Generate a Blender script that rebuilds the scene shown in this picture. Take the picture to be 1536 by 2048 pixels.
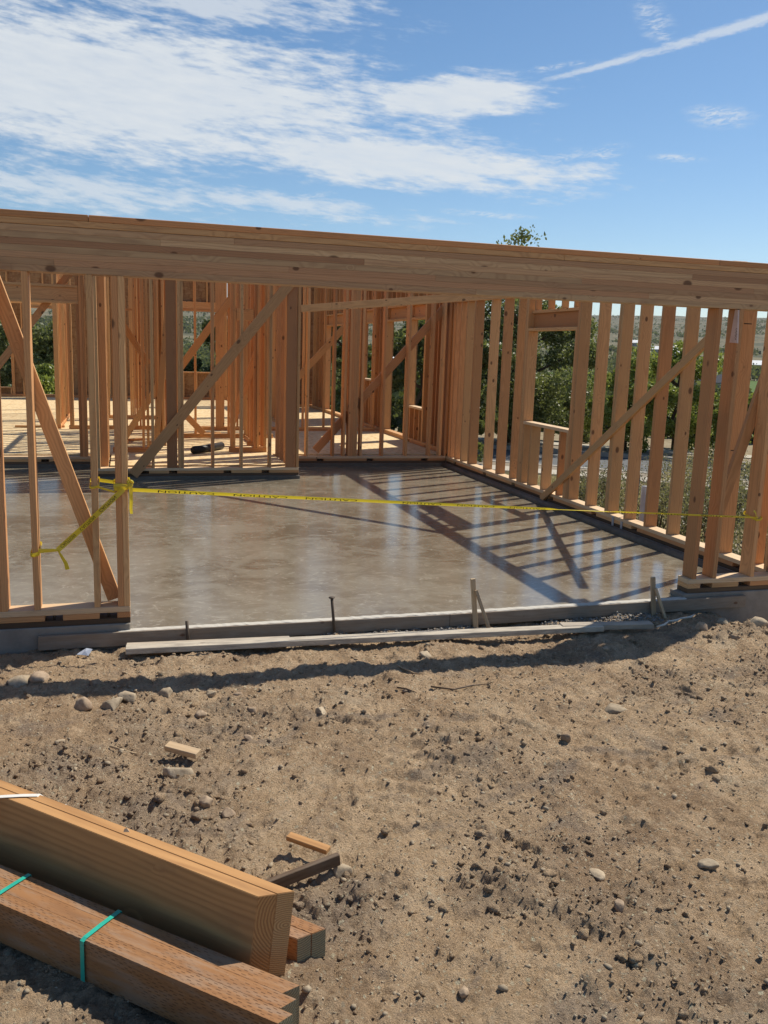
import bpy, bmesh, math, random
import numpy as np
from mathutils import Vector, Matrix

for o in list(bpy.data.objects):
    bpy.data.objects.remove(o)
S = bpy.context.scene
C = S.collection
R = math.radians
random.seed(7)
rng = np.random.default_rng(11)

# ------------------------------------------------------------------ camera
CAM = Vector((-4.2149, -5.7734, 1.7006))
YAW, PITCH, ROLL = 0.28734, -0.18169, 0.03327


def cam_axes():
    r = Vector((math.cos(YAW), -math.sin(YAW), 0)); f = Vector((math.sin(YAW), math.cos(YAW), 0)); u = Vector((0, 0, 1))
    f2 = f * math.cos(PITCH) + u * math.sin(PITCH); u2 = u * math.cos(PITCH) - f * math.sin(PITCH)
    return r * math.cos(ROLL) + u2 * math.sin(ROLL), u2 * math.cos(ROLL) - r * math.sin(ROLL), f2


_r, _u, _f = cam_axes()
cd = bpy.data.cameras.new('camera')
cd.sensor_fit = 'HORIZONTAL'; cd.sensor_width = 36.0; cd.lens = 36.0 * 1753.0 / 1536.0
cd.clip_start = 0.05; cd.clip_end = 12000
cam = bpy.data.objects.new('camera', cd); C.objects.link(cam)
m = Matrix.Identity(4)
for i in range(3):
    m[i][0] = _r[i]; m[i][1] = _u[i]; m[i][2] = -_f[i]; m[i][3] = CAM[i]
cam.matrix_world = m
S.camera = cam

# ------------------------------------------------------------------ light, sky, exposure
SUN_AZ, SUN_EL = 65.4, 51.5          # degrees from +Y towards +X, and above the horizon
SKY_STRENGTH, SUN_STRENGTH = 0.12, 4.9
sd = bpy.data.lights.new('sun', 'SUN'); sd.energy = SUN_STRENGTH; sd.angle = R(0.53); sd.color = (1.0, 0.92, 0.79)
sun = bpy.data.objects.new('sun', sd); C.objects.link(sun)
to_sun = Vector((math.sin(R(SUN_AZ)) * math.cos(R(SUN_EL)), math.cos(R(SUN_AZ)) * math.cos(R(SUN_EL)), math.sin(R(SUN_EL))))
sun.rotation_euler = to_sun.to_track_quat('Z', 'Y').to_euler()
sun.location = (8, 8, 20)
S.view_settings.view_transform = 'Standard'; S.view_settings.look = 'None'
S.view_settings.exposure = 0.2; S.view_settings.gamma = 1.0; S.view_settings.use_curve_mapping = False


class N:
    """a small helper round one node tree"""
    def __init__(s, nt):
        s.t = nt

    def a(s, typ, *ins, out=0, **props):
        n = s.t.nodes.new(typ)
        for k, v in props.items():
            if k not in ('kw',):
                setattr(n, k, v)
        for i, v in enumerate(ins):
            s.put(n.inputs[i], v)
        for k, v in props.get('kw', {}).items():
            s.put(n.inputs[k], v)
        return n.outputs[out] if out is not None else n

    def put(s, sock, v):
        if v is None:
            return
        if isinstance(v, bpy.types.NodeSocket):
            s.t.links.new(v, sock)
        else:
            sock.default_value = v

    def m(s, op, x, y=None, z=None, clamp=False):
        n = s.t.nodes.new('ShaderNodeMath'); n.operation = op; n.use_clamp = clamp
        for i, v in enumerate((x, y, z)):
            s.put(n.inputs[i], v)
        return n.outputs[0]

    def v(s, op, x, y=None, scale=None):
        n = s.t.nodes.new('ShaderNodeVectorMath'); n.operation = op
        s.put(n.inputs[0], x); s.put(n.inputs[1], y)
        if scale is not None:
            s.put(n.inputs[3], scale)
        return n.outputs[1] if op in ('LENGTH', 'DISTANCE', 'DOT_PRODUCT') else n.outputs[0]

    def xyz(s, x, y, z):
        return s.a('ShaderNodeCombineXYZ', x, y, z)

    def sep(s, v):
        n = s.t.nodes.new('ShaderNodeSeparateXYZ'); s.put(n.inputs[0], v)
        return n.outputs

    def noise(s, vec, scale, detail=3.0, rough=0.5, dist=0.0, out=0):
        n = s.t.nodes.new('ShaderNodeTexNoise'); s.put(n.inputs['Vector'], vec)
        n.inputs['Scale'].default_value = scale; n.inputs['Detail'].default_value = detail
        n.inputs['Roughness'].default_value = rough; n.inputs['Distortion'].default_value = dist
        return n.outputs[out]

    def mix(s, f, a, b):
        n = s.t.nodes.new('ShaderNodeMix'); n.data_type = 'RGBA'
        s.put(n.inputs[0], f); s.put(n.inputs[6], a); s.put(n.inputs[7], b)
        return n.outputs[2]

    def sstep(s, x, lo, hi, to0=0.0, to1=1.0):
        n = s.t.nodes.new('ShaderNodeMapRange'); n.interpolation_type = 'SMOOTHSTEP'
        for i, v in enumerate((x, lo, hi, to0, to1)):
            s.put(n.inputs[i], v)
        return n.outputs[0]


def rgb(r, g, b):
    return (r, g, b, 1.0)


W = bpy.data.worlds.new('World'); S.world = W; W.use_nodes = True
wt = W.node_tree; wt.nodes.clear(); w = N(wt)
sky = wt.nodes.new('ShaderNodeTexSky'); sky.sky_type = 'NISHITA'; sky.sun_disc = False
sky.sun_elevation = R(SUN_EL); sky.sun_rotation = R(SUN_AZ); sky.altitude = 900; sky.air_density = 1.0; sky.dust_density = 0.6; sky.ozone_density = 2.2
tc = wt.nodes.new('ShaderNodeTexCoord')
dx, dy, dz = w.sep(tc.outputs['Generated'])
az = w.m('MULTIPLY', w.m('ARCTAN2', dx, dy), 180 / math.pi)
el = w.m('MULTIPLY', w.m('ARCSINE', dz), 180 / math.pi)
cvec = w.xyz(w.m('MULTIPLY', az, 0.1), w.m('MULTIPLY', el, 0.32), 0.0)
warp = w.noise(cvec, 1.3, 3, 0.5, out=1)
cvec2 = w.v('ADD', cvec, w.v('SCALE', w.v('SUBTRACT', warp, (0.5, 0.5, 0.5)), None, scale=0.5))
big = w.noise(cvec2, 1.9, 9, 0.66)
fine = w.noise(w.xyz(w.m('MULTIPLY', az, 0.22), w.m('ADD', w.m('MULTIPLY', el, 1.1), w.m('MULTIPLY', az, 0.1)), 3.0), 2.2, 7, 0.62)


def ell(a0, e0, ra, re, rot):
    c, sn = math.cos(R(rot)), math.sin(R(rot))
    da = w.m('SUBTRACT', az, a0); de = w.m('SUBTRACT', el, e0)
    x = w.m('DIVIDE', w.m('ADD', w.m('MULTIPLY', da, c), w.m('MULTIPLY', de, sn)), ra)
    y = w.m('DIVIDE', w.m('SUBTRACT', w.m('MULTIPLY', de, c), w.m('MULTIPLY', da, sn)), re)
    return w.m('SUBTRACT', 1.0, w.m('SQRT', w.m('ADD', w.m('MULTIPLY', x, x), w.m('MULTIPLY', y, y))))


main = ell(-1.5, 14.3, 21.5, 4.2, -1)
for e in ((16, 11.4, 13.5, 1.6, -4), (19.5, 14.9, 6.5, 1.5, 3), (-28, 13, 16, 5, 0)):
    main = w.m('MAXIMUM', main, ell(*e))
dens = w.sstep(w.m('ADD', w.m('ADD', w.m('MULTIPLY', main, 0.95), w.m('MULTIPLY', w.m('SUBTRACT', big, 0.5), 1.3)), w.m('MULTIPLY', w.m('SUBTRACT', fine, 0.5), 1.25)), -0.12, 0.5)
wis = ell(4, 19.4, 15, 2.1, 0)
for e in ((-3, 8.7, 14.5, 1.7, 0), (11, 8.6, 9.5, .8, -4), (-60, 25, 20, 6, 20), (80, 30, 25, 5, -10), (150, 22, 30, 6, 0), (-120, 30, 25, 7, 10), (0, 60, 60, 6, 15)):
    wis = w.m('MAXIMUM', wis, ell(*e))
dens2 = w.sstep(w.m('ADD', w.m('ADD', w.m('MULTIPLY', wis, 0.75), w.m('MULTIPLY', w.m('SUBTRACT', fine, 0.5), 1.9)), w.m('MULTIPLY', w.m('SUBTRACT', big, 0.5), 1.0)), 0.05, 0.75)
trail = ell(25.8, 16.55, 2.9, .24, 6.5)
for e in ((13.4, 10.75, 3.4, .26, 9.5), (10.8, 9.1, 3.6, .24, 12), (31.4, 18.7, 1.9, 1.0, -50), (35.6, 13.7, 2.2, .8, -8), (26.8, 11.7, 1.7, .5, 20), (29.2, 12.0, 1.8, .55, 15), (22, 8.5, 3.4, .26, -3), (33.5, 11.6, 2.2, .3, -3), (27.6, 10.6, 1.4, .5, 30)):
    trail = w.m('MAXIMUM', trail, ell(*e))
wisp2 = w.noise(w.xyz(w.m('ADD', w.m('MULTIPLY', az, 0.8), w.m('MULTIPLY', el, 0.5)), w.m('SUBTRACT', w.m('MULTIPLY', el, 3.2), w.m('MULTIPLY', az, 0.5)), 1.0), 1.5, 7, 0.7, 1.2)
ctrail = w.sstep(w.m('ADD', w.m('MAXIMUM', ell(39.6, 18.85, 17.2, 0.36, 11.6), ell(28.6, 16.58, 5.4, .24, 11.8)), w.m('ADD', w.m('MULTIPLY', w.m('SUBTRACT', fine, 0.5), 0.9), w.m('MULTIPLY', w.m('SUBTRACT', wisp2, 0.5), 1.1))), 0.0, 0.75)
dens3 = w.m('MULTIPLY', w.sstep(w.m('ADD', trail, w.m('MULTIPLY', w.m('SUBTRACT', fine, 0.5), 0.8)), -0.1, 0.9), w.sstep(w.m('ADD', wisp2, w.m('MULTIPLY', w.m('SUBTRACT', fine, 0.5), 0.7)), 0.36, 0.72))
den = w.m('MAXIMUM', w.m('MULTIPLY', dens, w.m('ADD', 0.66, w.m('MULTIPLY', fine, 0.42))), w.m('MAXIMUM', w.m('MULTIPLY', dens2, 0.7), w.m('MAXIMUM', w.m('MULTIPLY', ctrail, 0.62), w.m('MULTIPLY', dens3, 0.7))), clamp=True)
skyc = w.a('ShaderNodeHueSaturation', 0.497, 1.16, 0.80, 1.0, sky.outputs[0])
wcol = w.mix(den, skyc, rgb(5.4, 5.7, 5.95))
bg = w.a('ShaderNodeBackground', wcol, SKY_STRENGTH)
wo = wt.nodes.new('ShaderNodeOutputWorld'); wt.links.new(bg, wo.inputs[0])

# ------------------------------------------------------------------ materials
MATS = {}


def mat(name):
    mm = bpy.data.materials.new(name); mm.use_nodes = True
    nt = mm.node_tree; nt.nodes.clear()
    n = N(nt)
    out = nt.nodes.new('ShaderNodeOutputMaterial')
    b = nt.nodes.new('ShaderNodeBsdfPrincipled')
    nt.links.new(b.outputs[0], out.inputs[0])
    MATS[name] = mm
    return mm, n, b


def bump(n, b, h, strength=0.3, dist=0.01):
    o = n.a('ShaderNodeBump', strength, dist, None, h) if False else None
    nd = n.t.nodes.new('ShaderNodeBump'); nd.inputs['Strength'].default_value = strength; nd.inputs['Distance'].default_value = dist
    n.put(nd.inputs['Height'], h); n.t.links.new(nd.outputs[0], b.inputs['Normal'])


def wood(name, light, dark, red, knots=1.0, ring=0.011, rough=0.62, dirt=0.0, var=1.25, mark=False, incise=False):
    mm, n, b = mat(name)
    tcn = n.t.nodes.new('ShaderNodeTexCoord'); oi = n.t.nodes.new('ShaderNodeObjectInfo')
    rnd = oi.outputs['Random']
    rb = n.m('FRACT', n.m('MULTIPLY', rnd, 17.31)); rc = n.m('FRACT', n.m('MULTIPLY', rnd, 91.7))
    P = tcn.outputs['Object']
    off = n.xyz(n.m('MULTIPLY', rnd, 43.0), n.m('MULTIPLY', rb, 3.0), n.m('MULTIPLY', rc, 3.0))
    Q = n.v('ADD', P, off)
    slow = n.noise(n.v('MULTIPLY', Q, (1.3, 5.0, 5.0)), 1.0, 2, 0.5, out=1)
    sx, sy, sz = n.sep(slow)
    px, py, pz = n.sep(P)
    ry = n.m('ADD', n.m('ADD', py, n.m('MULTIPLY', n.m('SUBTRACT', rb, 0.5), 0.18)), n.m('MULTIPLY', n.m('SUBTRACT', sx, 0.5), 0.07))
    rz = n.m('ADD', n.m('ADD', pz, n.m('ADD', 0.02, n.m('MULTIPLY', rc, 0.09))), n.m('MULTIPLY', n.m('SUBTRACT', sy, 0.5), 0.07))
    rad = n.m('SQRT', n.m('ADD', n.m('MULTIPLY', ry, ry), n.m('MULTIPLY', rz, rz)))
    # knots
    vo = n.t.nodes.new('ShaderNodeTexVoronoi'); vo.feature = 'F1'
    n.put(vo.inputs['Vector'], n.v('MULTIPLY', Q, (0.62, 1.0, 1.0))); vo.inputs['Scale'].default_value = 8.0
    kd = vo.outputs['Distance']
    kr = n.m('MULTIPLY', n.m('FRACT', n.m('MULTIPLY', n.sep(vo.outputs['Color'])[0], 7.7)), 0.17 * knots)
    knot = n.sstep(kd, kr, n.m('MULTIPLY', kr, 0.55))
    halo = n.m('MULTIPLY', n.sstep(kd, n.m('MULTIPLY', kr, 3.2), kr), 0.02)
    phase = n.m('MULTIPLY', n.m('ADD', rad, halo), 2 * math.pi / ring)
    rings = n.m('ADD', n.m('MULTIPLY', n.m('SINE', phase), 0.5), 0.5)
    rings = n.m('POWER', rings, 1.6)
    streak = n.noise(n.v('MULTIPLY', Q, (1.6, 95.0, 95.0)), 1.0, 3, 0.6)
    fac = n.m('ADD', n.m('MULTIPLY', rings, 0.62), n.m('MULTIPLY', n.m('SUBTRACT', streak, 0.36), 0.95), clamp=True)
    base = n.mix(n.m('MULTIPLY', n.m('POWER', rb, 1.2), var), light, red)
    colr = n.mix(fac, base, n.mix(0.5, dark, base))
    val = n.m('ADD', 1.0 - 0.16 * var, n.m('MULTIPLY', rc, 0.32 * var))
    hs = n.a('ShaderNodeHueSaturation', 0.5, 1.0, val, 1.0, colr)
    blot = n.noise(n.v('MULTIPLY', Q, (3.0, 9.0, 9.0)), 1.0, 4, 0.6)
    hs = n.mix(n.m('MULTIPLY', n.sstep(blot, 0.52, 0.75), 0.28), hs, n.mix(0.6, dark, rgb(.14, .10, .075)))
    hs = n.mix(n.m('MULTIPLY', knot, 0.85), hs, rgb(0.11, 0.05, 0.025))
    if dirt:
        dn = n.noise(n.v('MULTIPLY', Q, (2.0, 9.0, 9.0)), 3.0, 5, 0.62)
        hs = n.mix(n.m('MULTIPLY', n.sstep(dn, 0.42, 0.66), dirt), hs, rgb(0.30, 0.26, 0.21))
    if incise:
        qx = n.m('ADD', n.m('MULTIPLY', px, 30.0), n.m('MULTIPLY', n.noise(n.v('MULTIPLY', Q, (3.0, 40.0, 40.0)), 1.0, 2, 0.5), 2.2)); qy = n.m('ADD', n.m('MULTIPLY', py, 120.0), n.m('MULTIPLY', pz, 120.0))
        row = n.m('FLOOR', qy)
        cx_ = n.m('FRACT', n.m('ADD', qx, n.m('MULTIPLY', row, 0.37)))
        cy_ = n.m('FRACT', qy)
        dash = n.m('MULTIPLY', n.sstep(n.m('ABSOLUTE', n.m('SUBTRACT', cx_, 0.5)), 0.24, 0.17), n.sstep(n.m('ABSOLUTE', n.m('SUBTRACT', cy_, 0.5)), 0.2, 0.1))
        wear = n.noise(n.v('MULTIPLY', Q, (5.0, 14.0, 14.0)), 1.0, 5, 0.65)
        dash = n.m('MULTIPLY', dash, n.sstep(wear, 0.36, 0.6))
        sp = n.noise(n.v('MULTIPLY', Q, (60.0, 60.0, 60.0)), 1.0, 2, 0.5)
        hs = n.mix(n.m('MULTIPLY', dash, 0.75), hs, rgb(0.045, 0.018, 0.008))
        hs = n.mix(n.m('MULTIPLY', n.sstep(sp, 0.7, 0.78), 0.35), hs, rgb(0.45, 0.34, 0.22))
    n.put(b.inputs['Base Color'], hs)
    b.inputs['Roughness'].default_value = rough
    b.inputs['Specular IOR Level'].default_value = 0.25
    h = n.m('ADD', n.m('MULTIPLY', streak, 0.6), n.m('MULTIPLY', rings, 0.3))
    if incise:
        h = n.m('SUBTRACT', h, n.m('MULTIPLY', dash, 2.0))
    bump(n, b, h, 0.25, 0.003)
    return mm


FIR = wood('fir', rgb(.65, .395, .185), rgb(.34, .15, .058), rgb(.54, .26, .11), ring=0.012, knots=1.35)
FIR_PALE = wood('fir_pale', rgb(.70, .52, .32), rgb(.48, .30, .16), rgb(.62, .42, .25), ring=0.012, knots=0.8, var=.5)  # paler copy of fir; brightness of sunlit plate tops put into the colour
FIR_RED = wood('fir_red', rgb(.40, .19, .085), rgb(.24, .095, .04), rgb(.34, .15, .065), ring=0.012, knots=1.4)
FIR_IN = wood('fir_inside', rgb(.66, .385, .165), rgb(.38, .165, .06), rgb(.56, .26, .105), ring=0.012, knots=1.3)
GLU = wood('glulam', rgb(.56, .38, .21), rgb(.29, .15, .075), rgb(.43, .23, .12), knots=1.5, ring=0.014, var=1.0)
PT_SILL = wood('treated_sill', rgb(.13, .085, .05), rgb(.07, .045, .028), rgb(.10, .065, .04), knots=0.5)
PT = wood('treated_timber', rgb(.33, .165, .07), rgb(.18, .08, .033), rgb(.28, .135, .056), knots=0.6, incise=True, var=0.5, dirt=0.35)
BEAM = wood('beam_fir', rgb(.52, .285, .115), rgb(.22, .095, .035), rgb(.47, .245, .095), ring=0.021, knots=0.55, var=0.3)
OLD = wood('weathered_board', rgb(.56, .50, .40), rgb(.26, .21, .16), rgb(.44, .36, .27), dirt=0.85, knots=0.7)
FORM = wood('form_lumber', rgb(.34, .27, .20), rgb(.20, .15, .105), rgb(.28, .21, .15), dirt=0.55, knots=0.9)
STAKE = wood('stake_wood', rgb(.55, .42, .26), rgb(.35, .24, .14), rgb(.48, .34, .2), knots=0.3, dirt=0.25)
DARKW = wood('dark_stake', rgb(.16, .105, .065), rgb(.08, .05, .03), rgb(.13, .085, .05), knots=0.3, dirt=0.2)


def endgrain(name, a, bcol, oy, oz, sc):
    mm, n, b = mat(name)
    P = n.t.nodes.new('ShaderNodeTexCoord').outputs['Object']
    x, y, z = n.sep(P)
    nz = n.noise(P, 25, 3, 0.5)
    ry = n.m('SUBTRACT', y, oy); rz = n.m('SUBTRACT', z, oz)
    rad = n.m('ADD', n.m('SQRT', n.m('ADD', n.m('MULTIPLY', ry, ry), n.m('MULTIPLY', rz, rz))), n.m('MULTIPLY', nz, 0.006))
    rg = n.m('POWER', n.m('ADD', n.m('MULTIPLY', n.m('SINE', n.m('MULTIPLY', rad, sc)), 0.5), 0.5), 1.5)
    fib = n.noise(P, 260, 2, 0.6)
    c = n.mix(n.m('ADD', n.m('MULTIPLY', rg, 0.75), n.m('MULTIPLY', n.m('SUBTRACT', fib, 0.5), 0.6), clamp=True), a, bcol)
    n.put(b.inputs['Base Color'], c); b.inputs['Roughness'].default_value = 0.8
    bump(n, b, n.m('ADD', rg, fib), 0.4, 0.003)
    return mm


END_A = endgrain('beam_end_left', rgb(.50, .27, .10), rgb(.27, .12, .04), 0.16, 0.06, 900)
END_B = endgrain('beam_end_right', rgb(.58, .36, .16), rgb(.29, .145, .05), 0.0, 0.035, 900)
END_PT = endgrain('treated_end', rgb(.34, .30, .18), rgb(.10, .09, .05), -0.01, 0.07, 800)


def osb(name, a, bcol, c3):
    mm, n, b = mat(name)
    P = n.t.nodes.new('ShaderNodeTexCoord').outputs['Object']
    oi = n.t.nodes.new('ShaderNodeObjectInfo')
    Q = n.v('ADD', P, n.xyz(n.m('MULTIPLY', oi.outputs['Random'], 31.0), 0.0, 0.0))
    v1 = n.t.nodes.new('ShaderNodeTexVoronoi'); n.put(v1.inputs['Vector'], n.v('MULTIPLY', Q, (9.0, 38.0, 30.0))); v1.inputs['Scale'].default_value = 1.0
    v2 = n.t.nodes.new('ShaderNodeTexVoronoi'); n.put(v2.inputs['Vector'], n.v('MULTIPLY', Q, (22.0, 8.0, 26.0))); v2.inputs['Scale'].default_value = 1.0
    f1 = n.sep(v1.outputs['Color'])[0]; f2 = n.sep(v2.outputs['Color'])[1]
    dirt = n.noise(Q, 2.2, 5, 0.6)
    c = n.mix(f1, a, bcol)
    c = n.mix(n.m('MULTIPLY', n.sstep(f2, 0.6, 0.95), 0.6), c, c3)
    c = n.mix(n.m('MULTIPLY', n.sstep(dirt, 0.5, 0.75), 0.3), c, rgb(.33, .25, .16))
    n.put(b.inputs['Base Color'], c); b.inputs['Roughness'].default_value = 0.75; b.inputs['Specular IOR Level'].default_value = 0.2
    return mm


OSBF = osb('osb_floor', rgb(.76, .60, .36), rgb(.64, .47, .25), rgb(.50, .33, .16))
OSBW = osb('osb_wall', rgb(.40, .245, .125), rgb(.30, .165, .08), rgb(.22, .11, .05))  # darker than the floor sheets: shade of the unlit inner face in the colour


def concrete_slab():
    mm, n, b = mat('wet_concrete')
    P = n.t.nodes.new('ShaderNodeTexCoord').outputs['Object']
    l = n.noise(P, 0.75, 5, 0.6, 0.4)
    tr = n.noise(n.v('MULTIPLY', P, (1.0, 1.25, 1.0)), 2.6, 8, 0.68, 1.1)
    fi = n.noise(P, 22, 5, 0.65, 0.5)
    arc = n.noise(n.v('MULTIPLY', P, (1.3, 1.9, 1.0)), 2.3, 7, 0.72, 4.5)
    c = n.mix(n.sstep(l, 0.3, 0.7), rgb(.128, .100, .066), rgb(.235, .203, .15))
    c = n.mix(n.m('MULTIPLY', n.sstep(tr, 0.42, 0.62), 0.62), c, rgb(.275, .245, .185))
    c = n.mix(n.m('MULTIPLY', n.sstep(arc, 0.54, 0.66), 0.6), c, rgb(.40, .36, .28))
    c = n.mix(n.m('MULTIPLY', n.sstep(fi, 0.4, 0.75), 0.22), c, rgb(.12, .095, .065))
    n.put(b.inputs['Base Color'], c)
    rr = n.m('ADD', 0.085, n.m('MULTIPLY', tr, 0.15))
    n.put(b.inputs['Roughness'], rr); b.inputs['Specular IOR Level'].default_value = 0.6
    bump(n, b, n.m('ADD', n.m('MULTIPLY', arc, 0.6), n.m('MULTIPLY', fi, 0.3)), 0.05, 0.02)
    return mm


SLAB = concrete_slab()


def speckle(name, cols, scale, rough=0.9, bs=0.4, bd=0.01, big=1.2, thr=(.35, .65), obj=True):
    mm, n, b = mat(name)
    P = n.t.nodes.new('ShaderNodeTexCoord').outputs['Object']
    oi = n.t.nodes.new('ShaderNodeObjectInfo')
    Q = n.v('ADD', P, n.xyz(n.m('MULTIPLY', oi.outputs['Random'], 19.0), 0.0, 0.0))
    a = n.noise(Q, big, 5, 0.6); f = n.noise(Q, scale, 6, 0.68)
    c = n.mix(n.sstep(a, *thr), cols[0], cols[1])
    c = n.mix(n.m('MULTIPLY', n.sstep(f, 0.38, 0.68), 0.6), c, cols[2])
    if obj:
        c = n.a('ShaderNodeHueSaturation', 0.5, 1.0, n.m('ADD', 0.8, n.m('MULTIPLY', oi.outputs['Random'], 0.4)), 1.0, c)
    n.put(b.inputs['Base Color'], c); b.inputs['Roughness'].default_value = rough; b.inputs['Specular IOR Level'].default_value = 0.2
    bump(n, b, f, bs, bd)
    return mm


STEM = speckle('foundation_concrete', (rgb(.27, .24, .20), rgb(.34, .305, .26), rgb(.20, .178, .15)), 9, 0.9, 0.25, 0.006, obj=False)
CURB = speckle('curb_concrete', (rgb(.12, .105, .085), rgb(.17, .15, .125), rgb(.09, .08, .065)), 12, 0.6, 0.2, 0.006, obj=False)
STONE = speckle('stone', (rgb(0.360, 0.288, 0.200), rgb(0.470, 0.384, 0.271), rgb(0.240, 0.186, 0.128)), 45, 0.9, 0.6, 0.006, big=9)
STONE_D = speckle('dark_stone', (rgb(0.305, 0.222, 0.152), rgb(0.416, 0.318, 0.220), rgb(0.195, 0.140, 0.098)), 45, 0.9, 0.6, 0.006, big=9)
GRAVEL = speckle('gravel', (rgb(.24, .225, .20), rgb(.34, .32, .29), rgb(.17, .155, .14)), 60, 0.95, 0.5, 0.004, big=35, obj=False)


def soil():
    mm, n, b = mat('bare_dirt')
    P = n.t.nodes.new('ShaderNodeTexCoord').outputs['Object']
    at = n.t.nodes.new('ShaderNodeAttribute'); at.attribute_name = 'clod'
    a = n.noise(P, 0.9, 5, 0.62, 0.3); md = n.noise(P, 4.5, 7, 0.7, 0.5); f = n.noise(P, 45, 6, 0.75, 0.3); gr = n.noise(P, 190, 4, 0.7)
    c = n.mix(n.sstep(a, 0.34, 0.66), rgb(0.404, 0.275, 0.170), rgb(0.577, 0.414, 0.259))
    c = n.mix(n.m('MULTIPLY', n.sstep(md, 0.45, 0.62), 0.6), c, rgb(0.731, 0.544, 0.354))
    c = n.mix(n.m('MULTIPLY', n.sstep(md, 0.47, 0.34), 0.45), c, rgb(0.343, 0.237, 0.151))
    pa = n.noise(n.v('MULTIPLY', P, (1.0, 1.5, 1.0)), 1.9, 7, 0.66, 0.8)
    c = n.mix(n.m('MULTIPLY', n.sstep(pa, 0.53, 0.66), 0.6), c, rgb(.27, .222, .185))
    c = n.mix(n.m('MULTIPLY', n.sstep(pa, 0.46, 0.34), 0.5), c, rgb(.60, .485, .345))
    c = n.mix(n.m('MULTIPLY', at.outputs['Fac'], 0.5), c, rgb(0.328, 0.249, 0.182))
    c = n.mix(n.m('MULTIPLY', n.sstep(f, 0.52, 0.72), 0.65), c, rgb(0.224, 0.156, 0.101))
    c = n.mix(n.m('MULTIPLY', n.sstep(f, 0.44, 0.30), 0.5), c, rgb(0.740, 0.611, 0.405))
    g2 = n.noise(n.v('MULTIPLY', P, (1.0, 1.3, 1.0)), 105, 5, 0.75, 0.6)
    c = n.mix(n.m('MULTIPLY', n.sstep(g2, 0.54, 0.66), 0.42), c, rgb(0.140, 0.104, 0.073))  # crevice shade painted in, dark where the bump dips
    c = n.mix(n.m('MULTIPLY', n.sstep(g2, 0.43, 0.32), 0.55), c, rgb(0.740, 0.608, 0.439))
    for sc, th in ((70, .68), (38, .78)):
        vo = n.t.nodes.new('ShaderNodeTexVoronoi'); n.put(vo.inputs['Vector'], n.v('ADD', P, n.v('SCALE', n.noise(P, 60, 2, .5, out=1), None, scale=.012))); vo.inputs['Scale'].default_value = sc
        chip = n.m('MULTIPLY', n.sstep(vo.outputs['Distance'], 0.36, 0.2), n.sstep(n.sep(vo.outputs['Color'])[0], th, th + .03))
        c = n.mix(n.m('MULTIPLY', chip, 0.8), c, n.mix(n.sep(vo.outputs['Color'])[1], rgb(0.740, 0.689, 0.496), rgb(0.258, 0.184, 0.136)))
    n.put(b.inputs['Base Color'], c); b.inputs['Roughness'].default_value = 1.0; b.inputs['Specular IOR Level'].default_value = 0.08
    bump(n, b, n.m('ADD', n.m('ADD', n.m('MULTIPLY', f, 1.0), n.m('ADD', n.m('MULTIPLY', gr, 0.3), n.m('MULTIPLY', g2, -0.8))), n.m('MULTIPLY', md, 0.7)), 1.0, 0.026)
    return mm


SOIL = soil()


def land():
    mm, n, b = mat('valley_land')
    P = n.t.nodes.new('ShaderNodeTexCoord').outputs['Object']
    d = n.v('LENGTH', P)
    vo = n.t.nodes.new('ShaderNodeTexVoronoi'); n.put(vo.inputs['Vector'], n.v('MULTIPLY', P, (1.0, 1.6, 0.0))); vo.inputs['Scale'].default_value = 0.0065
    fld = n.sep(vo.outputs['Color'])
    field = n.mix(n.sstep(fld[0], 0.35, 0.6), rgb(.10, .15, .05), rgb(.30, .25, .14))
    field = n.mix(n.sstep(fld[1], 0.55, 0.8), field, rgb(.20, .185, .12))
    sage = n.noise(P, 0.02, 8, 0.7); sage2 = n.noise(P, 0.15, 6, 0.7)
    hill = n.mix(n.sstep(sage, 0.4, 0.62), rgb(.19, .165, .105), rgb(.085, .09, .055))
    hill = n.mix(n.sstep(sage2, 0.52, 0.66), hill, rgb(.055, .065, .038))
    c = n.mix(n.sstep(d, 520.0, 900.0), field, hill)
    nr = n.noise(P, 0.9, 6, 0.7)
    near = n.mix(n.sstep(nr, 0.4, 0.65), rgb(.22, .175, .11), rgb(.34, .28, .18))
    c = n.mix(n.sstep(d, 110.0, 190.0), near, c)
    n.put(b.inputs['Base Color'], c); b.inputs['Roughness'].default_value = 1.0; b.inputs['Specular IOR Level'].default_value = 0.05
    return mm


LAND = land()


def flat(name, col, rough=0.7, spec=0.3, metal=0.0):
    mm, n, b = mat(name)
    P = n.t.nodes.new('ShaderNodeTexCoord').outputs['Object']
    f = n.noise(P, 14, 4, 0.6)
    c = n.mix(n.m('MULTIPLY', n.sstep(f, 0.4, 0.75), 0.35), col, rgb(col[0] * .62, col[1] * .6, col[2] * .58))
    n.put(b.inputs['Base Color'], c); b.inputs['Roughness'].default_value = rough; b.inputs['Specular IOR Level'].default_value = spec; b.inputs['Metallic'].default_value = metal
    return mm


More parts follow.
